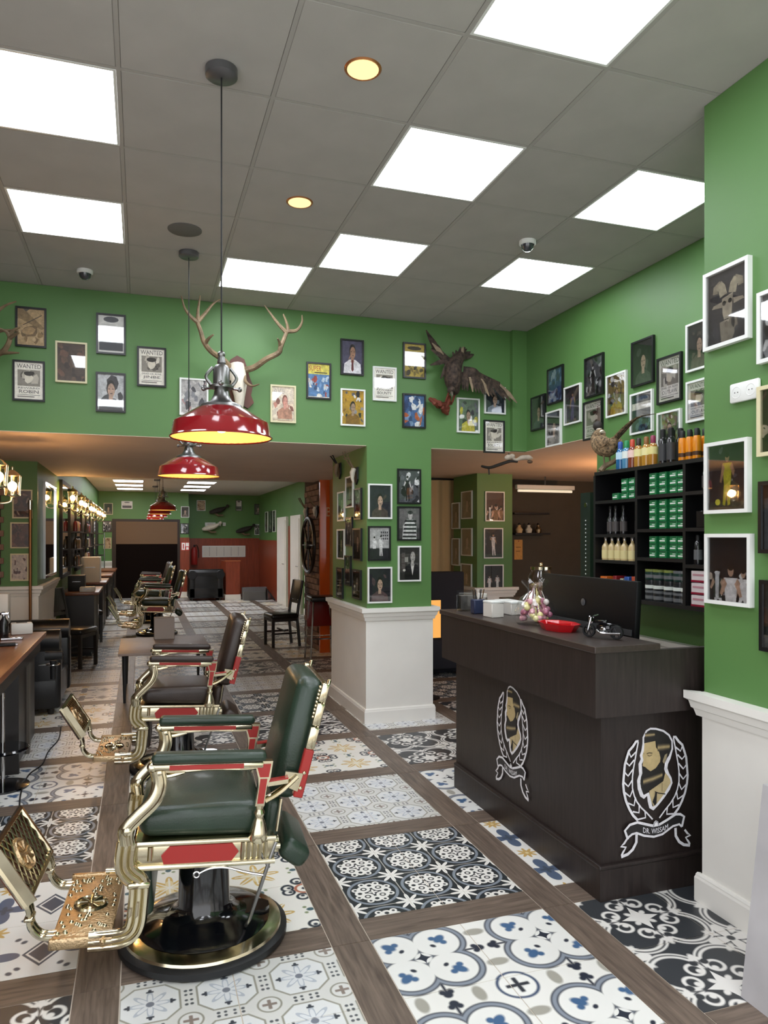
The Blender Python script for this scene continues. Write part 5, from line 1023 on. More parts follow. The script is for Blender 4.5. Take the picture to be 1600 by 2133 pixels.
# small roe skulls on the column side
for k, (px, py, lb) in enumerate(((744, 985, 'small white roe skull trophy at the column corner'), (709, 975, 'small dark roe skull trophy at the far edge of the column side'))):
    q = onX(px, py, 1.889); t = thing('roe_skull_trophy', lb, 'trophy', (1.888, q.y, q.z), -PI / 2); m = MB(); m.prism([(-.045, .05), (.045, .05), (.05, -.06), (0, -.11), (-.05, -.06)], -.014, 0, 'xz'); m.build('plaque', BLACKM, t, 0)
    m = MB(); m.tube([(0, -.03, .04), (0, -.045, .0), (0, -.045, -.05), (0, -.035, -.09)], [.022, .026, .017, .009], 10); m.build('skull', BONE if k == 0 else ANTLER, t)
    for sx in (-1, 1): m = MB(); S = spline([(sx * .015, -.04, .045), (sx * .03, -.07, .09), (sx * .05, -.10, .14), (sx * .045, -.13, .19)], 5); m.tube(S, [.009 * (1 - .04 * i) for i in range(len(S))], 7); m.tube([S[8], S[8] + Vector((0, -.05, .02))], [.006, .001], 6); m.tube([S[11], S[11] + Vector((sx * .01, .03, .03))], [.005, .001], 6); m.build('antler', ANTLER if k == 0 else BLACKM, t)
# stuffed eagle, wings spread, on a root
EAG = pbr('eagle_feathers', '#40332a', 0.8, var=0.8, vs=34, bump=0.6, bs=40); EAGL = pbr('eagle_pale_feathers', '#8f7d66', 0.8, var=.3, vs=24); ROOTM = pbr('red_root_wood', '#6f3422', .7, var=.3, vs=16, bump=.6, bs=30)
root = onY(945, 800, YB); eg = thing('stuffed_eagle', 'stuffed brown eagle with spread wings mounted on a root', 'stuffed bird', (root.x, YB - .002, root.z)); E_ = lambda px, py, dy: onY(px, py, YB - dy) - Vector((root.x, YB - .002, root.z))
m = MB(); S = spline([E_(950, 820, .12), E_(945, 802, .16), E_(943, 775, .17), E_(950, 755, .15), E_(962, 740, .12)], 5); m.tube(S, [.022, .034, .045, .052, .06, .068, .074, .078, .08, .08, .08, .08, .078, .075, .07, .065, .06, .055, .05, .045, .04], 12); m.build('body', EAG, eg)
m = MB(); m.ball(E_(940, 812, .21), (.036, .042, .034)); m.build('head', EAG, eg); m = MB(); S = spline([E_(941, 818, .245), E_(942, 822, .265), E_(942, 828, .265)], 4); m.tube(S, [.014, .013, .012, .011, .010, .008, .006, .004, .001], 8); m.build('beak', pbr('beak_grey', '#5c5348', .4), eg)
def wing(tag, P0, P1, P2, n, l0, l1, dirs):
    m = MB(); S = spline([P0, (P0 + P1) / 2 + Vector((0, -.03, .01)), P1, P2], 6); m.tube(S, [.055 * (1 - .5 * i / len(S)) for i in range(len(S))], 8, flat=.45, up=(0, 1, 0)); w = m.build('wing', EAG, eg)
    for k in range(n):
        t = k / (n - 1); b = S[int(t * (len(S) - 1))]; d = dirs[0].lerp(dirs[1], t).normalized(); L = l0 + (l1 - l0) * t; q = MB(); pts = [b, b + d * L * .5 + Vector((0, -.012, 0)), b + d * L]
        q.tube(pts, [.018, .022, .005], 6, flat=.25, up=(0, 1, 0)); q.build('feather', EAGL if (k % 5 == 3) else EAG, w)
wing('l', E_(940, 775, .14), E_(925, 745, .12), E_(903, 722, .07), 13, .18, .16, (Vector((.15, 0, -1)), Vector((-.45, 0, .9))))
wing('m', E_(950, 760, .10), E_(955, 740, .07), E_(968, 745, .05), 8, .12, .10, (Vector((-.2, 0, .7)), Vector((.9, 0, .35))))
wing('r', E_(965, 775, .14), E_(1000, 785, .15), E_(1040, 802, .12), 14, .16, .24, (Vector((-.05, 0, -1)), Vector((.9, 0, -.75))))
m = MB(); rr = random.Random(9)
for a, b in (((900, 832), (935, 850)), ((905, 838), (940, 840)), ((925, 840), (932, 862)), ((935, 825), (925, 858)), ((895, 830), (915, 848))): S = spline([E_(*a, .05), E_((a[0] + b[0]) / 2 + rr.uniform(-6, 6), (a[1] + b[1]) / 2 + rr.uniform(-6, 6), .10), E_(*b, .04)], 5); m.tube(S, [.014 + .008 * math.sin(i) ** 2 for i in range(len(S))], 8)
m.ball(E_(928, 855, .04), (.04, .035, .03)); m.build('root_stand', ROOTM, eg)
for px in (936, 950): m = MB(); m.tube([E_(px, 815, .14), E_(px - 8, 838, .09)], .010, 6); m.build('leg', ROOTM, eg)
# small stuffed weasel on a bracket under the beam
q = onY(1045, 962, 6.0); t = thing('stuffed_weasel', 'small white stuffed weasel stretched on a dark branch under the beam', 'stuffed animal', (q.x, 6.0, q.z)); Wz = lambda px, py, dy=0: onY(px, py, 6.0 - dy) - Vector((q.x, 6.0, q.z)); WF = pbr('weasel_fur', '#b3a594', .8, var=.1, vs=30)
m = MB(); S = spline([Wz(1052, 955), Wz(1064, 952), Wz(1074, 958), Wz(1086, 954), Wz(1098, 953), Wz(1110, 955)], 5); m.tube(S, [.012, .018, .024, .026, .024, .02, .016, .014, .014, .014, .013, .014, .016, .018, .02, .022, .024, .024, .023, .022, .024, .026, .024, .018, .012, .005], 10); m.ball(Wz(1067, 951), (.03, .02, .026)); m.build('body', WF, t)
m = MB(); m.ball(Wz(1104, 962), (.028, .02, .016)); m.build('paws', pbr('weasel_brown', '#5a4634', .8), t); m = MB(); S = spline([Wz(1003, 971), Wz(1020, 974), Wz(1040, 968), Wz(1062, 961), Wz(1078, 962)], 5); m.tube(S, [.010 + .006 * math.sin(PI * i / (len(S) - 1)) for i in range(len(S))], 8); m.tube([Wz(1018, 973), Wz(1019, 988), Wz(1019, 988, -.17)], .007, 6); m.tube([Wz(1060, 961), Wz(1060, 945), Wz(1060, 945, -.17)], .006, 6); m.build('branch', DARKW, t)
# ================================================================= left side, near
def bbox(name, mat, x0, x1, y0, y1, z0, z1, p, bev=0.0, smooth=0):
    m = MB(); o = p.location
    if bev: m.rbox(((x0 + x1) / 2 - o.x, (y0 + y1) / 2 - o.y, (z0 + z1) / 2 - o.z), (x1 - x0, y1 - y0, z1 - z0), bev, 2)
    else: m.bb(x0 - o.x, x1 - o.x, y0 - o.y, y1 - o.y, z0 - o.z, z1 - o.z)
    return m.build(name, mat, p, 30 if bev else 0)
st = thing('barber_station', 'dark work station with a brown wooden top at the left edge', 'work station', (-1.3, 5.6, 0))
bbox('work_top', WALNUT, -1.85, -.75, 4.50, 6.72, .81, .85, st, .004); bbox('drawer_front', DARKW, -1.85, -.79, 4.56, 6.66, .70, .81, st)
bbox('side_panel', DARKW, -1.85, -.80, 5.60, 5.63, 0, .70, st); bbox('cupboard', DARKW, -1.85, -.82, 5.63, 6.55, .04, .70, st); bbox('edge_panel', pbr('grey_edge', '#5c544c', .5), -.82, -.80, 6.10, 6.16, 0, .70, st)
for k, (px, py, lb) in enumerate([(45, 1338, 'white hand towel box on the brown work top')]):
    p = onZ(px, 1320, .85); t = thing('towel_box', lb, 'box', (p.x, p.y, .85), .2); m = MB(); m.rbox((0, 0, .045), (.16, .12, .09), .01, 2); m.build('body', WB, t); m = MB(); m.box((0, 0, .0915), (.08, .03, .002)); m.build('slot', BLACKM, t, 0)
p = onZ(8, 1330, .85); t = thing('spray_bottle', 'black spray bottle standing on the brown work top', 'bottle', (p.x, p.y, .85)); m = MB(); m.lathe([(0, 0), (.032, 0), (.034, .01), (.034, .13), (.014, .16), (.012, .18)], 16); m.build('bottle', DKB, t); m = MB(); m.rbox((.01, 0, .195), (.06, .02, .025), .006, 1); m.tube([(.03, 0, .185), (.035, 0, .16)], .004, 6); m.lathe([(.013, .175), (.013, .19)], 12); m.build('trigger', CHROME, t)
p = onZ(12, 1300, .85); t = thing('white_dispenser', 'white wall-side tissue dispenser behind the spray bottle', 'dispenser', (p.x - .05, p.y, .85)); m = MB(); m.rbox((0, 0, .14), (.16, .14, .28), .012, 2); m.build('body', WB, t); m = MB(); m.box((0, -.071, .10), (.10, .002, .02)); m.build('slot', BLACKM, t, 0)
for k, (px, py, w, d, mat, nm, lb) in enumerate([(25, 1333, .16, .025, CHROME, 'comb', 'silver comb lying on the brown work top'), (14, 1346, .12, .05, BLACKM, 'hair_clipper', 'black and silver hair clipper lying on the work top')]):
    p = onZ(px, py, .85); t = thing(nm, lb, nm.replace('_', ' '), (p.x, p.y, .85), .1); m = MB(); m.rbox((0, 0, .012), (w, d, .022), .006, 1); m.build('body', mat, t); m = MB()
    if nm == 'comb':
        for q in range(16): m.box((-.07 + .009 * q, -.022, .008), (.003, .03, .004))
    else: m.rbox((.065, 0, .012), (.02, .04, .016), .003, 1)
    m.build('teeth' if nm == 'comb' else 'blade', CHROME, t, 0)
p = onZ(95, 1350, .70); t = thing('dryer_holder', 'chrome ring holder with a black hair dryer at the work top side', 'hair dryer', (-.74, p.y - .25, .60)); m = MB(); m.tube([(0.0 + .05 * math.cos(a) + .06, .05 * math.sin(a), 0) for a in [2 * PI * k / 16 for k in range(17)]], .006, 6); m.tube([(-.05, 0, 0), (.01, 0, 0)], .006, 6); m.build('ring', CHROME, t)
m = MB(); m.cyl((.06, 0, -.12), (.06, 0, .03), .022, .026); m.cyl((-.0, 0, .07), (.13, 0, .07), .04, .034); m.build('dryer', BLACKM, t)
p = onZ(6, 1640, 0); t = thing('chrome_stand', 'slim chrome pole stand with a black shelf at the left edge', 'stand', (p.x, p.y, 0)); m = MB(); m.cyl((0, 0, .02), (0, 0, .62), .012, n=12); m.build('pole', CHROME, t); m = MB(); m.lathe([(0, .24), (.15, .24), (.16, .25), (.15, .262), (0, .262)], 28); m.build('tray', BLACKGL, t); m = MB(); m.lathe([(0, 0), (.16, 0), (.16, .012), (.03, .03), (0, .03)], 28); m.build('foot', BLACKGL, t)
cb_ = [(0, 1545), (22, 1600), (20, 1640), (45, 1622), (70, 1610), (92, 1590), (98, 1575), (108, 1553), (126, 1530), (127, 1518)]
t = thing('power_cable', 'thin black power cable lying across the patterned tiles', 'cable', onZ(90, 1590, 0)); m = MB(); S = [onZ(a, b, .006) - t.location for a, b in [(40, 1690), (44, 1650), (60, 1614), (88, 1592), (101, 1565), (122, 1540), (127, 1515)]]; m.tube(spline(S, 6), .005, 6); m.build('cable', BLACKM, t)
# black leather sofa along the left wall
def chesterfield(name, label, loc, rz, L, D=.85, H=.74, arm=.20):
    t = thing(name, label, 'sofa', loc, rz); B = lambda m, n, mat=BLACKL: m.build(n, mat, t)       # local x: width, -y: front
    m = MB(); m.rbox((0, 0, .20), (L - .02, D - .06, .28), .03, 2); B(m, 'base')
    n = max(1, round((L - 2 * arm) / .62)); w = (L - 2 * arm) / n
    for k in range(n): m = MB(); m.rbox((-L / 2 + arm + w * (k + .5), -.06, .395), (w - .008, D - .24, .14), .05, 4); B(m, 'seat_cushion')
    for s in (-1, 1):
        m = MB(); m.rbox((s * (L / 2 - arm / 2), -.01, .34), (arm - .03, D - .04, .56), .03, 3); m.lathe([(.0, -D / 2 + .01), (.105, -D / 2 + .01), (.115, -D / 2 + .02), (.115, D / 2 - .02), (0, D / 2 - .01)], 20, (s * (L / 2 - arm / 2), 0, H - .13), 'y'); B(m, 'arm')
    m = MB(); m.rbox((0, D / 2 - .12, .45), (L - .04, .17, .50), .04, 3); m.lathe([(0, -L / 2 + .02), (.10, -L / 2 + .02), (.11, -L / 2 + .03), (.11, L / 2 - .03), (0, L / 2 - .02)], 18, (0, D / 2 - .12, H - .10), 'x'); bk = B(m, 'back')
    q = MB()
    for i in range(int(L / .14)):
        for j in range(2): q.ball((-L / 2 + .12 + .14 * i + .07 * (j % 2), D / 2 - .212, .52 + .11 * j), .010, 8, 5)
    q.build('buttons', BLACKM, bk)
    for sx in (-1, 1):
        for sy in (-1, 1): m = MB(); m.lathe([(.025, 0), (.032, .03), (.03, .06)], 10, (sx * (L / 2 - .1), sy * (D / 2 - .1), 0), cap=True); B(m, 'foot', DARKW)
    return t
chesterfield('leather_sofa', 'black leather button-back sofa along the left wall', (-1.12, 7.88, 0), PI / 2, 1.13, .86, .80)
# low coffee table
t = thing('coffee_table', 'low grey-brown coffee table with black tapered legs behind the brown chair', 'coffee table', (.24, 8.15, 0)); bbox('table_top', pbr('grey_oak', '#8d7d73', .45, var=.15, vs=6, stretch=(1, 8, 1)), -.21, .69, 7.58, 8.75, .475, .50, t, .004)
for x in (-.15, .63):
    for y in (7.66, 8.67): m = MB(); m.cyl((x - .24 + (.0), y - 8.15, .0), (x - .24, y - 8.15, .475), .013, .026, 10); m.build('leg', BLACKM, t)
p = onZ(342, 1330, .50); t = thing('grey_paper_box', 'plain light grey box standing on the coffee table', 'box', (p.x, p.y, .50)); m = MB(); m.rbox((0, 0, .12), (.22, .16, .24), .006, 1); m.build('body', pbr('grey_board', '#a49c96', .7), t); m = MB(); m.box((0, 0, .2405), (.10, .004, .002)); m.build('tape', WB, t, 0)
p = onZ(372, 1362, .50); t = thing('magazine', 'black and white magazine lying open on the coffee table', 'magazine', (p.x, 7.85, .50), .3); m = MB(); a = Art(.42, .28); paint(a, 'blotch', 4, ('#dcdad8', '#1c1a1c', '#8f8a90', '#f0eef0')); m.add([Vector((v.x, v.z, .006 - v.y)) for v in a.m.v], a.m.f); m.c = list(a.m.c); m.build('pages', PAPER, t, 0); m = MB(); m.box((0, 0, .003), (.42, .28, .005)); m.build('cover', WB, t, 0)
# dining chairs
def dining_chair(name, label, loc, rz, back=.98):
    t = thing(name, label, 'chair', loc, rz, 'black dining chairs'); B = lambda m, n, mat=DARKW: m.build(n, mat, t)         # front towards -y
    m = MB(); m.rbox((0, 0, .455), (.43, .43, .07), .028, 3, fn=lambda p: (p.x, p.y, p.z + .01 * (1 - (p.x / .21) ** 2) * (p.z > 0))); B(m, 'seat', BLACKL)
    m = MB(); m.bb(-.205, .205, -.20, .20, .38, .425); B(m, 'seat_rail')
    for sx in (-1, 1):
        m = MB(); m.prism([(sx * .205, .0), (sx * .175, 0), (sx * .168, .42), (sx * .21, .42)], -.205, -.165, 'xz'); B(m, 'leg')
        m = MB(); m.tube([(sx * .188, .23, 0), (sx * .188, .19, .42), (sx * .188, .21, .60), (sx * .188, .275, back)], .022, 6); B(m, 'leg')
        m = MB(); m.box((sx * .188, 0, .20), (.018, .36, .025)); B(m, 'stretcher')
    m = MB(); m.rbox((0, .255, back - .14), (.42, .03, .30), .012, 2, rot=(-.2, 0, 0)); m.rbox((0, .225, .66), (.36, .02, .05), .006, 1, rot=(-.1, 0, 0)); m.rbox((0, .235, .74), (.16, .018, .14), .006, 1, rot=(-.15, 0, 0)); B(m, 'backrest')
    m = MB(); m.box((0, 0, .24), (.36, .018, .02)); B(m, 'stretcher')
    return t
DC = dining_chair('dining_chair', 'black wooden dining chair beside the brick pillar', (2.02, 11.0, 0), math.radians(-82))
dup(DC, (-.80, 10.05, 0), math.radians(65), 'black dining chair just past the sofa on the left'); dup(DC, (-.80, 12.36, 0), math.radians(100), 'black dining chair between the first two far work stations')
# ================================================================= left wall: pictures, lanterns, mirrors
for bx, kd, sd, cl, lb in (((26, 1020, 68, 1080), 'blotch', 80, ('#4a2c20', '#7a5a48', '#2e1c16', '#a08878'), 'brown picture, top of three on the left end wall'), ((22, 1088, 66, 1142), 'blotch', 81, ('#4a2a20', '#5a3628', '#36201a', '#6a4434'), 'cream framed brown picture, middle of three on the left end wall'), ((22, 1153, 60, 1210), 'blotch', 82, ('#b8a89a', '#b8a89a', '#4a2420', '#b0a092'), 'pale picture of a dark red figure, lowest on the left end wall')): frame_px(lb, bx, 'y', YL - .001, kd, sd, cl, FRC)
brk = MB(); brk.rbox((0, 0, 0), (.208, .03, .062), .004, 1); BR = brk.mesh('brick', BRICKM, 30)
bw1 = struct(MB().bb(-1.9, -1.40, YL - .03, YL - .001, 1.14, ZB).build('wall_left_brick', MORTAR, None, 0)); r = 0; z = 1.175
while z < ZB - .04:
    x = -1.86 + (.11 if r % 2 else 0)
    while x < -1.49: link('brick', BR, bw1, (x + .06, YL - .036, z)); x += .218
    z += .072; r += 1
m = MB(); q = onY(63, 1150, 8.50); pl = thing('copper_pole', 'slim copper pole standing before the left end wall', 'pole', (q.x, 8.50, 0)); m.cyl((0, 0, .01), (0, 0, 2.0), .015, n=12); m.build('pole', pbr('copper_tube', '#9a6a44', .3, .8), pl); m = MB(); m.lathe([(0, 0), (.036, 0), (.036, .02), (.02, .03)], 20); m.build('foot', DARKW, pl); m = MB(); m.cyl((0, 0, 1.93), (0, 0, 2.03), .022, n=12); m.build('cap', CHROME, pl)
LANG = emis('lantern_glow', '#ffc98a', 260.0); LCL = glassy('lantern_glass', (1, .93, .82), .15)
def lantern(name, label, loc, rz, sc=1.0):
    t = thing(name, label, 'wall lamp', loc, rz, 'brass wall lanterns'); B = lambda m, n, mat: m.build(n, mat, t); s = sc      # wall behind at +y
    m = MB(); m.lathe([(0, 0), (.05 * s, 0), (.045 * s, .02 * s), (0, .025 * s)], 16, (0, 0, 0), 'y'); m.v = [Vector((v.x, v.y + 0, v.z)) for v in m.v]; m.tube(spline([(0, -.02 * s, 0), (0, -.08 * s, -.05 * s), (0, -.16 * s, -.04 * s), (0, -.18 * s, .0)], 5), .010 * s, 8); B(m, 'bracket', GOLD)
    m = MB(); m.lathe([(.02 * s, 0), (.06 * s, .01 * s), (.06 * s, .02 * s)], 10, (0, -.18 * s, 0)); m.lathe([(.07 * s, .17 * s), (.04 * s, .20 * s), (.012 * s, .22 * s), (.012 * s, .24 * s), (0, .25 * s)], 10, (0, -.18 * s, 0))
    for k in range(6): a = PI * k / 3; m.tube([(.06 * s * math.cos(a), -.18 * s + .06 * s * math.sin(a), .015 * s), (.068 * s * math.cos(a), -.18 * s + .068 * s * math.sin(a), .172 * s)], .004 * s, 5)
    B(m, 'cage', GOLD); m = MB(); m.lathe([(.054 * s, .02 * s), (.062 * s, .168 * s)], 12, (0, -.18 * s, 0)); B(m, 'glass', LCL); m = MB(); m.ball((0, -.18 * s, .09 * s), .034 * s, 10, 8); B(m, 'bulb', LANG)
    return t
p = onY(26, 1012, 6.6); LN = lantern('wall_lantern', 'brass wall lantern glowing at the left edge, farther of two', (p.x - .18, p.y, p.z - .09), PI / 2, 1.0)
p = onY(-3, 992, 6.0); dup(LN, (p.x - .18, p.y, p.z - .09), PI / 2, 'brass wall lantern cut by the left edge')
bkt = thing('lantern_board', 'wooden board on the left side carrying the brass lanterns', 'board', (-1.5, 6.1, 1.95)); bbox('board', DARKW, -1.90, -1.20, 5.75, 6.95, 1.93, 1.97, bkt)
MIR = pbr('mirror', '#c8ccc8', 0.03, 1.0)
ord5 = ['first', 'second', 'third', 'fourth', 'fifth']
for k in range(4):
    y = 10.75 + 2.35 * k; t = thing('wall_mirror', f'tall black framed mirror on the left wall, {ord5[k]} from the viewer', 'mirror', (XL + .001, y + .7, 1.75), PI / 2, 'mirrors on the left wall'); m = MB(); w, h = 1.25, 1.35
    for x0, x1, z0, z1 in ((-w / 2, w / 2, h / 2 - .05, h / 2), (-w / 2, w / 2, -h / 2, -h / 2 + .05), (-w / 2, -w / 2 + .05, -h / 2 + .05, h / 2 - .05), (w / 2 - .05, w / 2, -h / 2 + .05, h / 2 - .05)): m.bb(x0, x1, -.04, 0, z0, z1)
    m.build('frame', BLACKM, t, 0); m = MB(); m.bb(-w / 2 + .05, w / 2 - .05, -.02, -.004, -h / 2 + .05, h / 2 - .05); m.build('glass', MIR, t, 0)
    for j in (0, 1): dup(LN, (XL + .001, y - .05 + j * 1.5, 2.08), PI / 2, f'brass lantern glowing beside the {ord5[k]} left mirror, {["nearer", "farther"][j]} side')
    w_ = thing('far_work_station', f'dark work station under the {ord5[k]} left mirror', 'work station', (XL + .28, y + .7, 0)); bbox('work_top', WALNUT, XL + .01, XL + .50, y + .05, y + 1.35, .84, .88, w_, .004); bbox('cupboard', DARKW, XL + .01, XL + .44, y + .12, y + 1.28, .05, .84, w_); bbox('plinth', BLACKM, XL + .01, XL + .40, y + .14, y + 1.26, 0, .05, w_)
    q = MB(); q.bb(.165, .172, -.005, .005, .1, .8); q.build('door_gap', BLACKM, w_, 0); q = MB(); q.tube([(.18, .06, .5), (.18, .06, .65)], .006, 6); q.build('handle', CHROME, w_)
    s_ = thing('bottle_rack', f'black wall rack of bottles after the {ord5[k]} left mirror', 'rack', (XL + .001, y + 1.75, 1.5)); bbox('back', BLACKM, XL + .001, XL + .02, y + 1.45, y + 2.25, 1.15, 2.0, s_)
    for zz in (1.18, 1.45, 1.72): bbox('rack_shelf', DARKW, XL + .02, XL + .16, y + 1.45, y + 2.25, zz - .01, zz + .01, s_)
    if k < 2:
        rr = random.Random(k)
        for zz in (1.19, 1.46, 1.73):
            for j in range(6):
                cc = rr.choice(['#9a3a34', '#d8cdbc', '#a87a3a', '#39342f', '#7a2f3a', '#c9b28a']); key = 'rackb' + cc
                if key not in _sw: _sw[key] = bottle('rack_bottle', [(0, 0), (.03, 0), (.031, .01), (.031, .13), (.014, .16)], pbr('rack_bottle_' + cc[1:], cc, .25, coat=.4), .158, .014, .03, BLACKM)
                place(_sw[key], (XL + .09, y + 1.52 + .13 * j, zz), f'bottle, {["lower", "middle", "upper"][[1.19, 1.46, 1.73].index(zz)]} shelf of the {["near", "second"][k]} left rack, {["first", "second", "third", "fourth", "fifth", "last"][j]} from the viewer', 'bottle', 'bottles in the left wall racks')
t = thing('slim_mirror', 'slim silver framed mirror on the left wall before the black framed ones', 'mirror', (XL + .001, 9.62, 1.72), PI / 2); m = MB(); w, h = 1.15, 1.1
for x0, x1, z0, z1 in ((-w / 2, w / 2, h / 2 - .03, h / 2), (-w / 2, w / 2, -h / 2, -h / 2 + .03), (-w / 2, -w / 2 + .03, -h / 2 + .03, h / 2 - .03), (w / 2 - .03, w / 2, -h / 2 + .03, h / 2 - .03)): m.bb(x0, x1, -.03, 0, z0, z1)
m.build('frame', CHROME, t, 0); m = MB(); m.bb(-w / 2 + .03, w / 2 - .03, -.015, -.004, -h / 2 + .03, h / 2 - .03); m.build('glass', MIR, t, 0)
# things on the first far work station
for nm, lb, x, y, w, d, h, mat in (('white_towel_stack', 'white folded towels on the first far work station', -.70, 10.95, .2, .16, .07, WB), ('tool_case', 'black tool case on the first far work station', -.86, 11.25, .22, .25, .22, BLACKM), ('cream_cabinet_box', 'pale square cabinet on the second far work station', -.80, 13.4, .3, .5, .42, WB)):
    t = thing(nm, lb, 'box', (x, y, .88)); m = MB(); m.rbox((0, 0, h / 2), (w, d, h), .012, 2); m.build('body', mat, t); m = MB(); m.box((0, -d / 2 - .001, h * .6), (w * .5, .002, .01)); m.build('seam', CHROME, t, 0)
p = onZ(225, 1237, 0); t = thing('floor_stand', 'slim steel floor stand near the far doorway', 'stand', (p.x, 20.3, 0)); m = MB(); m.cyl((0, 0, .02), (0, 0, 1.75), .014, n=10); m.build('pole', CHROME, t); m = MB()
for k in range(3): a = 2 * PI * k / 3; m.tube([(0, 0, .12), (.22 * math.cos(a), .22 * math.sin(a), .012)], .012, 6)
m.build('feet', CHROME, t)
# ================================================================= far end
for k, (x, nm) in enumerate(((-.55, 'left'), (.98, 'right'))):
    for j in range(4):
        t = thing('ceiling_light', f'flat far ceiling LED panel, {nm} row, {["nearest", "second", "third", "farthest"][j]}', 'ceiling light', (x + .3, 15.3 + 1.35 * j, ZF), 0, 'far ceiling LED panels'); link('frame', frm, t, (0, 0, -.012)); link('diffuser', dif, t, (0, 0, -.012))
door = struct(MB().bb(-.72, 1.02, YF1 - .03, YF1 - .002, 0, 2.12).build('door_1', pbr('dark_door_frame', '#2a1c12', .5), None, 0))
m = MB(); m.bb(-.62, .95, YF1 - .045, YF1 - .03, .02, 1.45); m.build('door_leaf', pbr('dark_brown_leaf', '#120a07', .9, spec=.1), door, 0); m = MB(); m.bb(-.62, .95, YF1 - .05, YF1 - .03, 1.45, 2.05); m.build('roller_blind', pbr('brown_blind', '#6b5138', .7), door, 0); m = MB(); m.bb(-.62, .95, YF1 - .043, YF1 - .03, .02, .28); m.build('kick_board', pbr('worn_brown', '#2e2018', .9, spec=.1), door, 0)
wains = struct(MB().bb(1.02, 1.27, YF1 - .012, YF1 - .001, .14, 1.62).build('trim_7', CHERRY, None, 0)); struct(MB().bb(1.25, XFR, YF2 - .014, YF2 - .001, .0, 1.55).build('trim_8', CHERRY, None, 0)); struct(MB().bb(XFR - .014, XFR - .001, 18.4, YF2, 0, 1.55).build('trim_9', CHERRY, None, 0)); struct(MB().bb(1.25, XFR, YF2 - .03, YF2 - .014, 1.55, 1.60).build('trim_10', CHERRY, None, 0)); struct(MB().bb(1.02, 1.27, YF1 - .02, YF1 - .001, 0, .14).build('baseboard_far', WHITE, None, 0))
for k, (y0, y1) in enumerate(((17.0, 18.2), (15.4, 16.5))):
    d = struct(MB().bb(XFR - .06, XFR - .001, y0, y1, 0, 2.12).build(f'door_{k + 2}', WHITE, None, 0)); m = MB(); m.bb(XFR - .075, XFR - .06, y0 + .08, y1 - .08, .03, 2.04); m.build('door_leaf', WHITE, d, 0); m = MB(); m.tube([(XFR - .10, y0 + .16, 1.0), (XFR - .10, y0 + .30, 1.0)], .010, 6); m.tube([(XFR - .075, y0 + .16, 1.0), (XFR - .10, y0 + .16, 1.0)], .010, 6); m.build('door_handle', CHROME, d)
d = struct(MB().bb(XFR - .03, XFR - .001, 16.6, 16.9, 0, 1.9).build('trim_11', CHERRY, None, 0))
chesterfield('leather_armchair', 'black leather armchair at the far end seen from behind', (1.60, 19.6, 0), PI, .90, .85, .80)
t = thing('wood_partition', 'low cherry wood partition with white base at the far end', 'partition', (2.3, 19.4, 0)); bbox('panel', CHERRY, 2.10, 2.46, 19.3, 19.36, .14, 1.0, t); bbox('return_panel', CHERRY, 2.10, 2.16, 19.36, 20.6, .14, 1.0, t); bbox('cap', pbr('cherry_cap', '#a85a34', .35), 2.08, 2.48, 19.28, 19.38, 1.0, 1.03, t); bbox('base', WHITE, 2.08, 2.48, 19.28, 19.38, 0, .14, t)
t = thing('stair_block', 'grey stair block with a black handrail at the far end', 'stairs', (2.9, 19.2, 0)); bbox('block', pbr('grey_step', '#6a6a68', .7), 2.52, 3.15, 19.0, 19.4, 0, .22, t); bbox('step', pbr('grey_step2', '#77777a', .7), 2.52, 3.15, 19.2, 19.4, .22, .32, t); m = MB(); m.tube([(.20, -.22, .0), (.20, -.22, .30), (.36, -.55, .02)], .02, 6); m.build('handrail', BLACKM, t)
p = onY(405, 1163, 21.3); t = thing('fire_extinguisher', 'red fire extinguisher on the far wall by the doorway', 'extinguisher', (p.x, YF2 - .12, .85)); m = MB(); m.lathe([(0, 0), (.085, 0), (.09, .01), (.09, .42), (.05, .49), (.02, .50)], 16); m.build('cylinder', REDP, t); m = MB(); m.tube(spline([(.0, 0, .50), (.06, -.04, .56), (.12, -.04, .40), (.12, -.04, .2)], 4), .012, 6); m.box((0, -.02, .54), (.03, .10, .05)); m.build('hose', BLACKM, t)
p = onY(386, 1138, YF1); t = thing('fire_sign', 'small red and white fire sign beside the far doorway', 'sign', (p.x, YF1 - .013, p.z)); a = Art(.22, .22); a.rect(0, 0, 1, 1, '#b32424'); a.rect(.06, .06, .46, .94, '#e9e6e2'); a.rect(.54, .5, .94, .94, '#e9e6e2'); a.rect(.6, .08, .9, .4, '#e9e6e2'); a.rect(.2, .2, .32, .8, '#b32424'); a.m.build('sign_face', PAPER, t, 0); m = MB(); m.box((0, .004, 0), (.22, .006, .22)); m.build('plate', FRW, t, 0)
A, Bq = onY(421, 1137, YF2), onY(511, 1160, YF2); t = thing('notice_board', 'long white framed notice board on the far cherry panelling', 'notice board', ((A.x + Bq.x) / 2, YF2 - .015, (A.z + Bq.z) / 2)); w, h = Bq.x - A.x, A.z - Bq.z; m = MB(); m.rbox((0, -.012, 0), (w, .022, h), .004, 1); m.build('frame', FRW, t); m = MB(); m.box((0, -.024, 0), (w - .06, .002, h - .06)); m.build('sheet', WB, t, 0)
for k in range(1, 6): m = MB(); m.box((-w / 2 + w * k / 6, -.0255, 0), (.006, .001, h - .06)); m.build('column_line', BLACKM, t, 0)
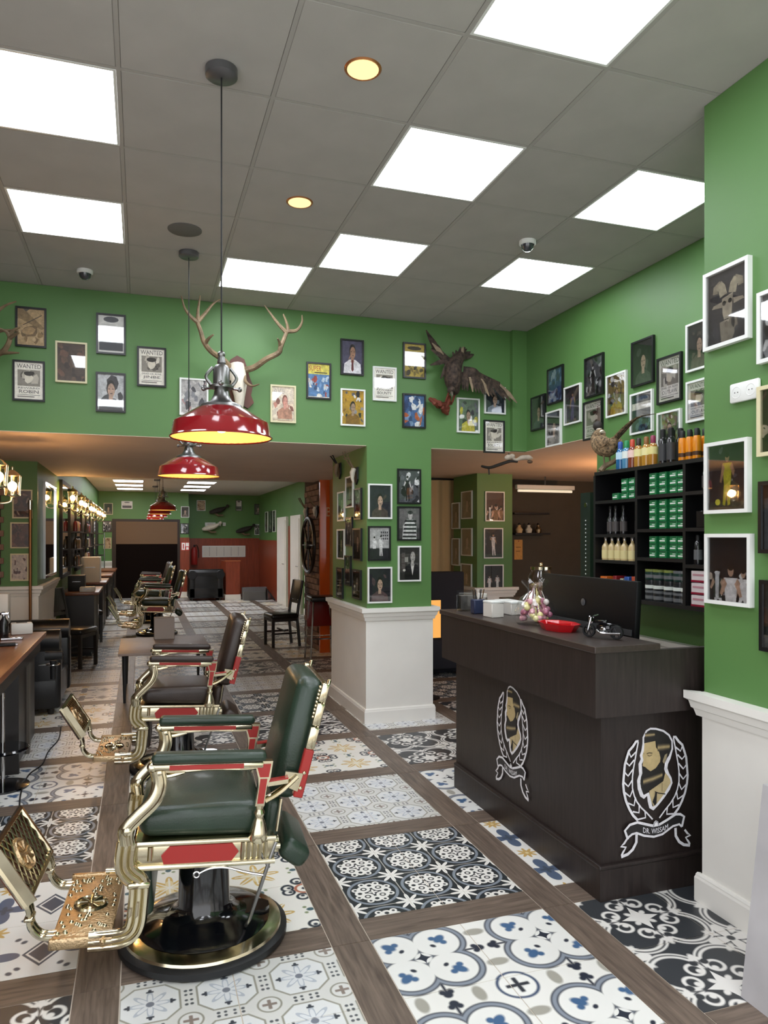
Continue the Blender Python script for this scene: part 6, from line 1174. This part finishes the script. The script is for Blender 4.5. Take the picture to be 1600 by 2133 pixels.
for k, (px, w) in enumerate(((438, .30), (457, .09), (467, .09))): p = onY(px, 1092, YF2); t = thing('wall_switch', f'white switch plate on the far green wall, {["wide one", "small one nearer the wide plate", "small one farther right"][k]}', 'switch', (p.x, YF2 - .001, p.z), 0, 'far wall switches'); m = MB(); m.rbox((0, -.008, 0), (w, .016, .10), .005, 1); m.build('plate', FRW, t); m = MB(); m.box((0, -.0172, 0), (w * .6, .003, .05)); m.build('rocker', WB, t, 0)
FARP = [((216, 1048, 235, 1072), 'y', YF1, FRC), ((214, 1085, 233, 1108), 'y', YF1, FRB), ((215, 1120, 232, 1143), 'y', YF1, FRC), ((253, 1044, 276, 1060), 'y', YF1, FRW), ((377, 1055, 394, 1078), 'y', YF1, FRW), ((376, 1090, 393, 1112), 'y', YF1, FRB), ((410, 1042, 428, 1064), 'y', YF2, FRW), ((491, 1042, 504, 1064), 'y', YF2, FRB), ((530, 1050, 545, 1072), 'y', YF2, FRB), ((530, 1092, 545, 1114), 'y', YF2, FRW)]
fl_ = ['top picture left of the far doorway', 'middle picture left of the far doorway', 'bottom tan picture left of the far doorway', 'wide white picture above the far doorway', 'upper picture right of the far doorway', 'lower picture right of the far doorway', 'pale framed picture high in the far recess', 'dark picture high in the far recess near the corner', 'upper picture beside the far recess corner', 'lower picture beside the far recess corner']
for k, (bx, pl, at, f) in enumerate(FARP): frame_px(fl_[k], bx, pl, at - .001, ('dim', 'bw', 'blotch', 'sheet')[k % 4], 90 + k, (('#3a4038', '#6a6258'), None, ('#b09a78', '#c9b490', '#8a6a4a'), None)[k % 4], f)
for k, (y, z) in enumerate([(13.2, 2.1), (13.2, 1.45), (14.0, 2.1), (14.0, 1.5), (14.7, 2.1), (14.7, 1.45), (12.5, 1.6), (18.9, 2.05), (19.5, 2.05), (20.1, 2.05)]): frame(f'narrow picture on the far right wall, {["by the first door, high", "by the first door, low", "second high one", "second low one", "third high one", "third low one", "nearest the brick pillar", "past the doors, first", "past the doors, second", "past the doors, third"][k]}', .42, .56, (XFR - .001, y, z), '-x', ('dim', 'bw', 'blotch')[k % 3], 120 + k, (('#3a4a3a', '#8a9080'), None, ('#7a8a78', '#c0c8b8', '#4a5a48'))[k % 3], FRW if k % 2 else FRB)
for k, (px, py, at) in enumerate(((440, 1100, YF2), (510, 1105, YF2), (455, 1065, YF2))):
    p = onY(px, py, at - .15); t = thing('small_stuffed_bird', f'small stuffed bird on the far wall, {["pale one", "dark one near the corner", "highest one"][k]}', 'stuffed bird', (p.x, at - .15, p.z), 0, 'stuffed birds on the far wall'); mt_ = BONE if k == 0 else DKF
    m = MB(); S = spline([(-.25, 0, -.04), (-.1, 0, .0), (.1, 0, .06), (.22, 0, .12)], 5); m.tube(S, [.02 + .06 * math.sin(PI * min(1, (i + 1) / len(S))) for i in range(len(S))], 8); m.build('body', mt_, t); m = MB(); m.ball((.26, 0, .15), .05, 8, 6); m.build('head', mt_, t); m = MB(); m.tube([(-.1, .0, -.05), (.0, .0, -.12), (.12, .0, -.11), (.0, .14, -.12)], .025, 6); m.build('branch', ANTLER, t)
# ================================================================= brick pillar, orange panel
bp = struct(MB().bb(2.43, 3.9, 10.15, 11.2, 0, ZF).build('wall_pillar', MORTAR, None, 0)); b2 = MB(); b2.rbox((0, 0, 0), (.03, .24, .075), .005, 1); BR2 = b2.mesh('brick', BRICKM, 30); z = .05; r = 0
while z < ZB - .02:
    y = 10.28 + (.125 if r % 2 else 0)
    while y < 11.15: link('brick', BR2, bp, (2.425, y, z)); y += .25
    z += .086; r += 1
op = struct(MB().bb(2.41, 3.9, 10.10, 10.15, 0, ZB).build('wall_orange', ORANGE, None, 0))
p = onY(680, 1066, 10.1); t = thing('barber_lettering', 'cream raised lettering on the orange lacquer panel', 'lettering', (p.x + .26, 10.098, p.z)); a = Art(.52, .13); a.text('BARBER', 0, 0, 1, 1, '#d8b890'); a.m.build('letters', PAPER, t, 0); 
p = onX(649, 1130, 2.40); t = thing('wheel_decoration', 'dark spoked wagon wheel hung on the brick pillar', 'wheel', (2.385, p.y, p.z - .04), -PI / 2); m = MB(); R1 = .40
m.tube([(R1 * math.cos(a), -.035, R1 * math.sin(a)) for a in [2 * PI * k / 28 for k in range(29)]], .028, 6); m.build('rim', DARKW, t); m = MB(); m.lathe([(0, .075), (.05, .07), (.065, .04), (.06, .0)], 16, (0, 0, 0), 'y'); m.build('hub', DARKW, t)
for k in range(8): a = PI * k / 4; m = MB(); m.tube([(.05 * math.cos(a), -.035, .05 * math.sin(a)), (R1 * math.cos(a), -.035, R1 * math.sin(a))], .013, 6); m.build('spoke', DARKW, t)
for k, (px, py) in enumerate(((640, 1065), (660, 1062))): q = onX(px, py, 2.40); t = thing('roe_skull_trophy', f'small roe skull above the wagon wheel, {["farther", "nearer"][k]} one', 'trophy', (2.405, q.y, q.z), -PI / 2); m = MB(); m.prism([(-.05, .06), (.05, .06), (.05, -.07), (0, -.12), (-.05, -.07)], -.014, 0, 'xz'); m.build('plaque', BLACKM, t, 0); m = MB(); m.tube([(0, -.03, .04), (0, -.045, .0), (0, -.04, -.09)], [.022, .026, .01], 8); m.build('skull', BONE, t); m = MB(); [m.tube(spline([(sx * .015, -.04, .045), (sx * .05, -.10, .14), (sx * .045, -.13, .2)], 4), .007, 6) for sx in (-1, 1)]; m.build('antlers', ANTLER, t)
q = onZ(685, 1365, 0); t = thing('bar_stool', 'red seated chrome bar stool behind the near column', 'stool', (2.30, 9.55, 0)); m = MB(); m.rbox((0, 0, .82), (.36, .34, .07), .025, 3); m.build('seat', BLACKL, t); m = MB(); m.rbox((.0, .15, .60), (.34, .03, .34), .012, 2); m.build('apron', pbr('red_vinyl', '#6e1712', .3), t)
for sx in (-1, 1):
    for sy in (-1, 1): m = MB(); m.tube([(sx * .14, sy * .13, .80), (sx * .19, sy * .18, 0)], .012, 8); m.build('leg', CHROME, t)
m = MB(); C4 = [(-.17, -.16, .3), (.17, -.16, .3), (.17, .16, .3), (-.17, .16, .3), (-.17, -.16, .3)]; m.tube(C4, .010, 6); m.build('foot_ring', CHROME, t)
# ================================================================= room on the right
A, Bq = onY(884, 985, 9.0), onY(946, 1188, 9.0); t = thing('tan_curtain', 'tan striped curtain hanging between the two columns', 'curtain', ((A.x + Bq.x) / 2 - .14, 9.25, 1.2)); V = []; n = 40; m = MB(); w = (Bq.x - A.x) + .7
for k in range(n): x = -w / 2 + w * k / (n - 1); yv = .025 * math.sin(k * 1.1); V += [(x, yv, -1.15), (x, yv, 1.22)]
m.add(V, [(2 * k, 2 * k + 2, 2 * k + 3, 2 * k + 1) for k in range(n - 1)]); m.build('cloth', TAN, t, 60); m = MB(); m.tube([(-w / 2, 0, 1.235), (w / 2, 0, 1.235)], .012, 8); m.build('rail', DARKW, t)
t = thing('navy_screen', 'dark navy upholstered bench back beside the near column', 'bench', (3.30, 8.2, 0)); bbox('back', NAVY, 2.85, 3.75, 8.15, 8.32, 0, 1.22, t, .02); bbox('seat', NAVY, 2.85, 3.75, 7.85, 8.15, .1, .45, t, .03)
A, Bq = onY(881, 1250, 6.9), onY(919, 1329, 6.9); t = thing('glowing_sign', 'small amber glowing light box beside the near column', 'light box', ((A.x + Bq.x) / 2 - .03, 6.9, (A.z + Bq.z) / 2)); w, h = Bq.x - A.x + .06, A.z - Bq.z; m = MB(); m.rbox((0, .03, 0), (w, .06, h), .004, 1); m.build('case', BLACKM, t); m = MB(); m.bb(-w / 2 + .005, w / 2 - .005, -.004, 0, -h / 2 + .005, h / 2 - .005); m.build('lit_face', emis('amber_light', '#ffb660', 1.0), t, 0); m = MB(); m.tube([(0, .03, -h / 2), (0, .03, -(A.z + Bq.z) / 2 + .02)], .014, 8); m.build('post', BLACKM, t); m = MB(); m.lathe([(0, 0), (.12, 0), (.12, .012), (.02, .025)], 18, (0, .03, -(A.z + Bq.z) / 2)); m.build('foot', BLACKM, t)
A, Bq = onY(1075, 1022, 8.6), onY(1195, 1008, 8.6); t = thing('tube_light', 'white fluorescent tube fitting under the side room ceiling', 'tube light', ((A.x + Bq.x) / 2, 8.6, A.z)); L = Bq.x - A.x; m = MB(); m.rbox((0, 0, .05), (L, .07, .06), .008, 1); m.build('housing', FRW, t); m = MB(); m.cyl((-L / 2 + .03, 0, .0), (L / 2 - .03, 0, .0), .016, n=12); m.build('tube', pbr('white_tube', '#e8e6dc', .4, emit='#fff0d0', es=.6), t); m = MB(); m.tube([(0, 0, .08), (0, 0, ZB - A.z)], .01, 6); m.build('hanger', STEEL, t)
for k, (px, py) in enumerate(((1098, 1070), (1100, 1112))):
    p = onY(px, py, 9.1); t = thing('wall_board', f'dark wall board with bric-a-brac in the side room, {["upper", "lower"][k]}', 'shelf', (p.x, 9.1, p.z)); m = MB(); m.bb(-.25, .3, -.1, .1, -.012, .012); m.build('board', DARKW, t, 0)
    if k: 
        for j in range(3): u = thing('shelf_ornament', f'small tan ornament on the side room board, {["left", "middle", "right"][j]}', 'ornament', (p.x - .15 + .15 * j, 9.08, p.z + .012), 0, 'ornaments in the side room'); m = MB(); m.lathe([(0, 0), (.04, 0), (.05, .05), (.02, .09), (.025, .11)], 12); m.build('body', (TAN, BONE, COPPER)[j], u); m = MB(); m.ball((0, 0, .12), .02, 8, 6); m.build('knob', DARKW, u)
p = onY(1083, 1145, 9.15); t = thing('paper_note', 'tan paper note pinned in the side room', 'note', (p.x, 9.19, p.z)); a = Art(.13, .28); a.rect(0, 0, 1, 1, '#c9924a'); a.rect(.2, .6, .8, .64, '#8a5a28'); a.rect(.2, .4, .7, .44, '#8a5a28'); a.m.build('sheet', PAPER, t, 0); m = MB(); m.ball((0, -.006, .12), .008, 8, 6); m.build('pin', REDP, t)
t = thing('side_cabinet', 'dark side cabinet behind the counter in the side room', 'cabinet', (3.6, 5.9, 0)); bbox('body', DARKW, 3.2, 4.0, 5.65, 6.12, .05, 1.05, t); bbox('top', WENGET, 3.18, 4.02, 5.63, 6.14, 1.05, 1.08, t); bbox('plinth', BLACKM, 3.23, 3.97, 5.7, 6.1, 0, .05, t)
p = onY(1127, 1225, 5.9); t = thing('glass_jar', 'large clear jar of nuts on the side cabinet behind the monitor', 'jar', (p.x, 5.9, 1.08)); m = MB(); m.lathe([(0, 0), (.11, 0), (.12, .03), (.12, .2), (.09, .25), (.09, .27)], 20); m.build('glass', CLR, t); m = MB(); m.lathe([(0, .005), (.105, .005), (.11, .13), (0, .15)], 16); m.build('contents', pbr('nuts', '#8a6238', .7, var=.5, vs=40), t); m = MB(); m.lathe([(0, .29), (.095, .29), (.095, .265)], 20); m.ball((0, 0, .31), .02, 10, 6); m.build('lid', GOLD, t)
q = onX(1228, 1180, 3.40); t = thing('bead_strip', 'dark upright post with white dots beside the product shelf', 'post', (3.46, 5.08, 0)); m = MB(); m.bb(-.05, .02, -.06, .075, 0, 2.0); m.build('post', pbr('dark_green_post', '#18281f', .5), t, 0)
for k in range(26): m = MB(); m.ball((-.052, .0, .95 + .033 * k), .006, 6, 4); m.build('dot', FRW, t)
m = MB(); m.lathe([(0, 0), (.02, .0), (.022, .01)], 10, (-.055, 0, 1.9), 'x'); m.build('lens', CHROME, t)

t = thing('floor_lamp', 'warm uplight floor lamp in the side room behind the shelf wall', 'lamp', (5.2, 6.5, 0)); m = MB(); m.lathe([(0, 0), (.14, 0), (.13, .02), (.015, .04), (.013, 1.72)], 16); m.build('stem', GOLD, t); m = MB(); m.lathe([(.02, 1.70), (.12, 1.76), (.17, 1.86)], 22); m.build('bowl', GOLD, t); m = MB(); m.ball((0, 0, 1.86), .05, 12, 8); m.build('bulb', emis('lamp_bulb', '#ffbe86', 560), t)
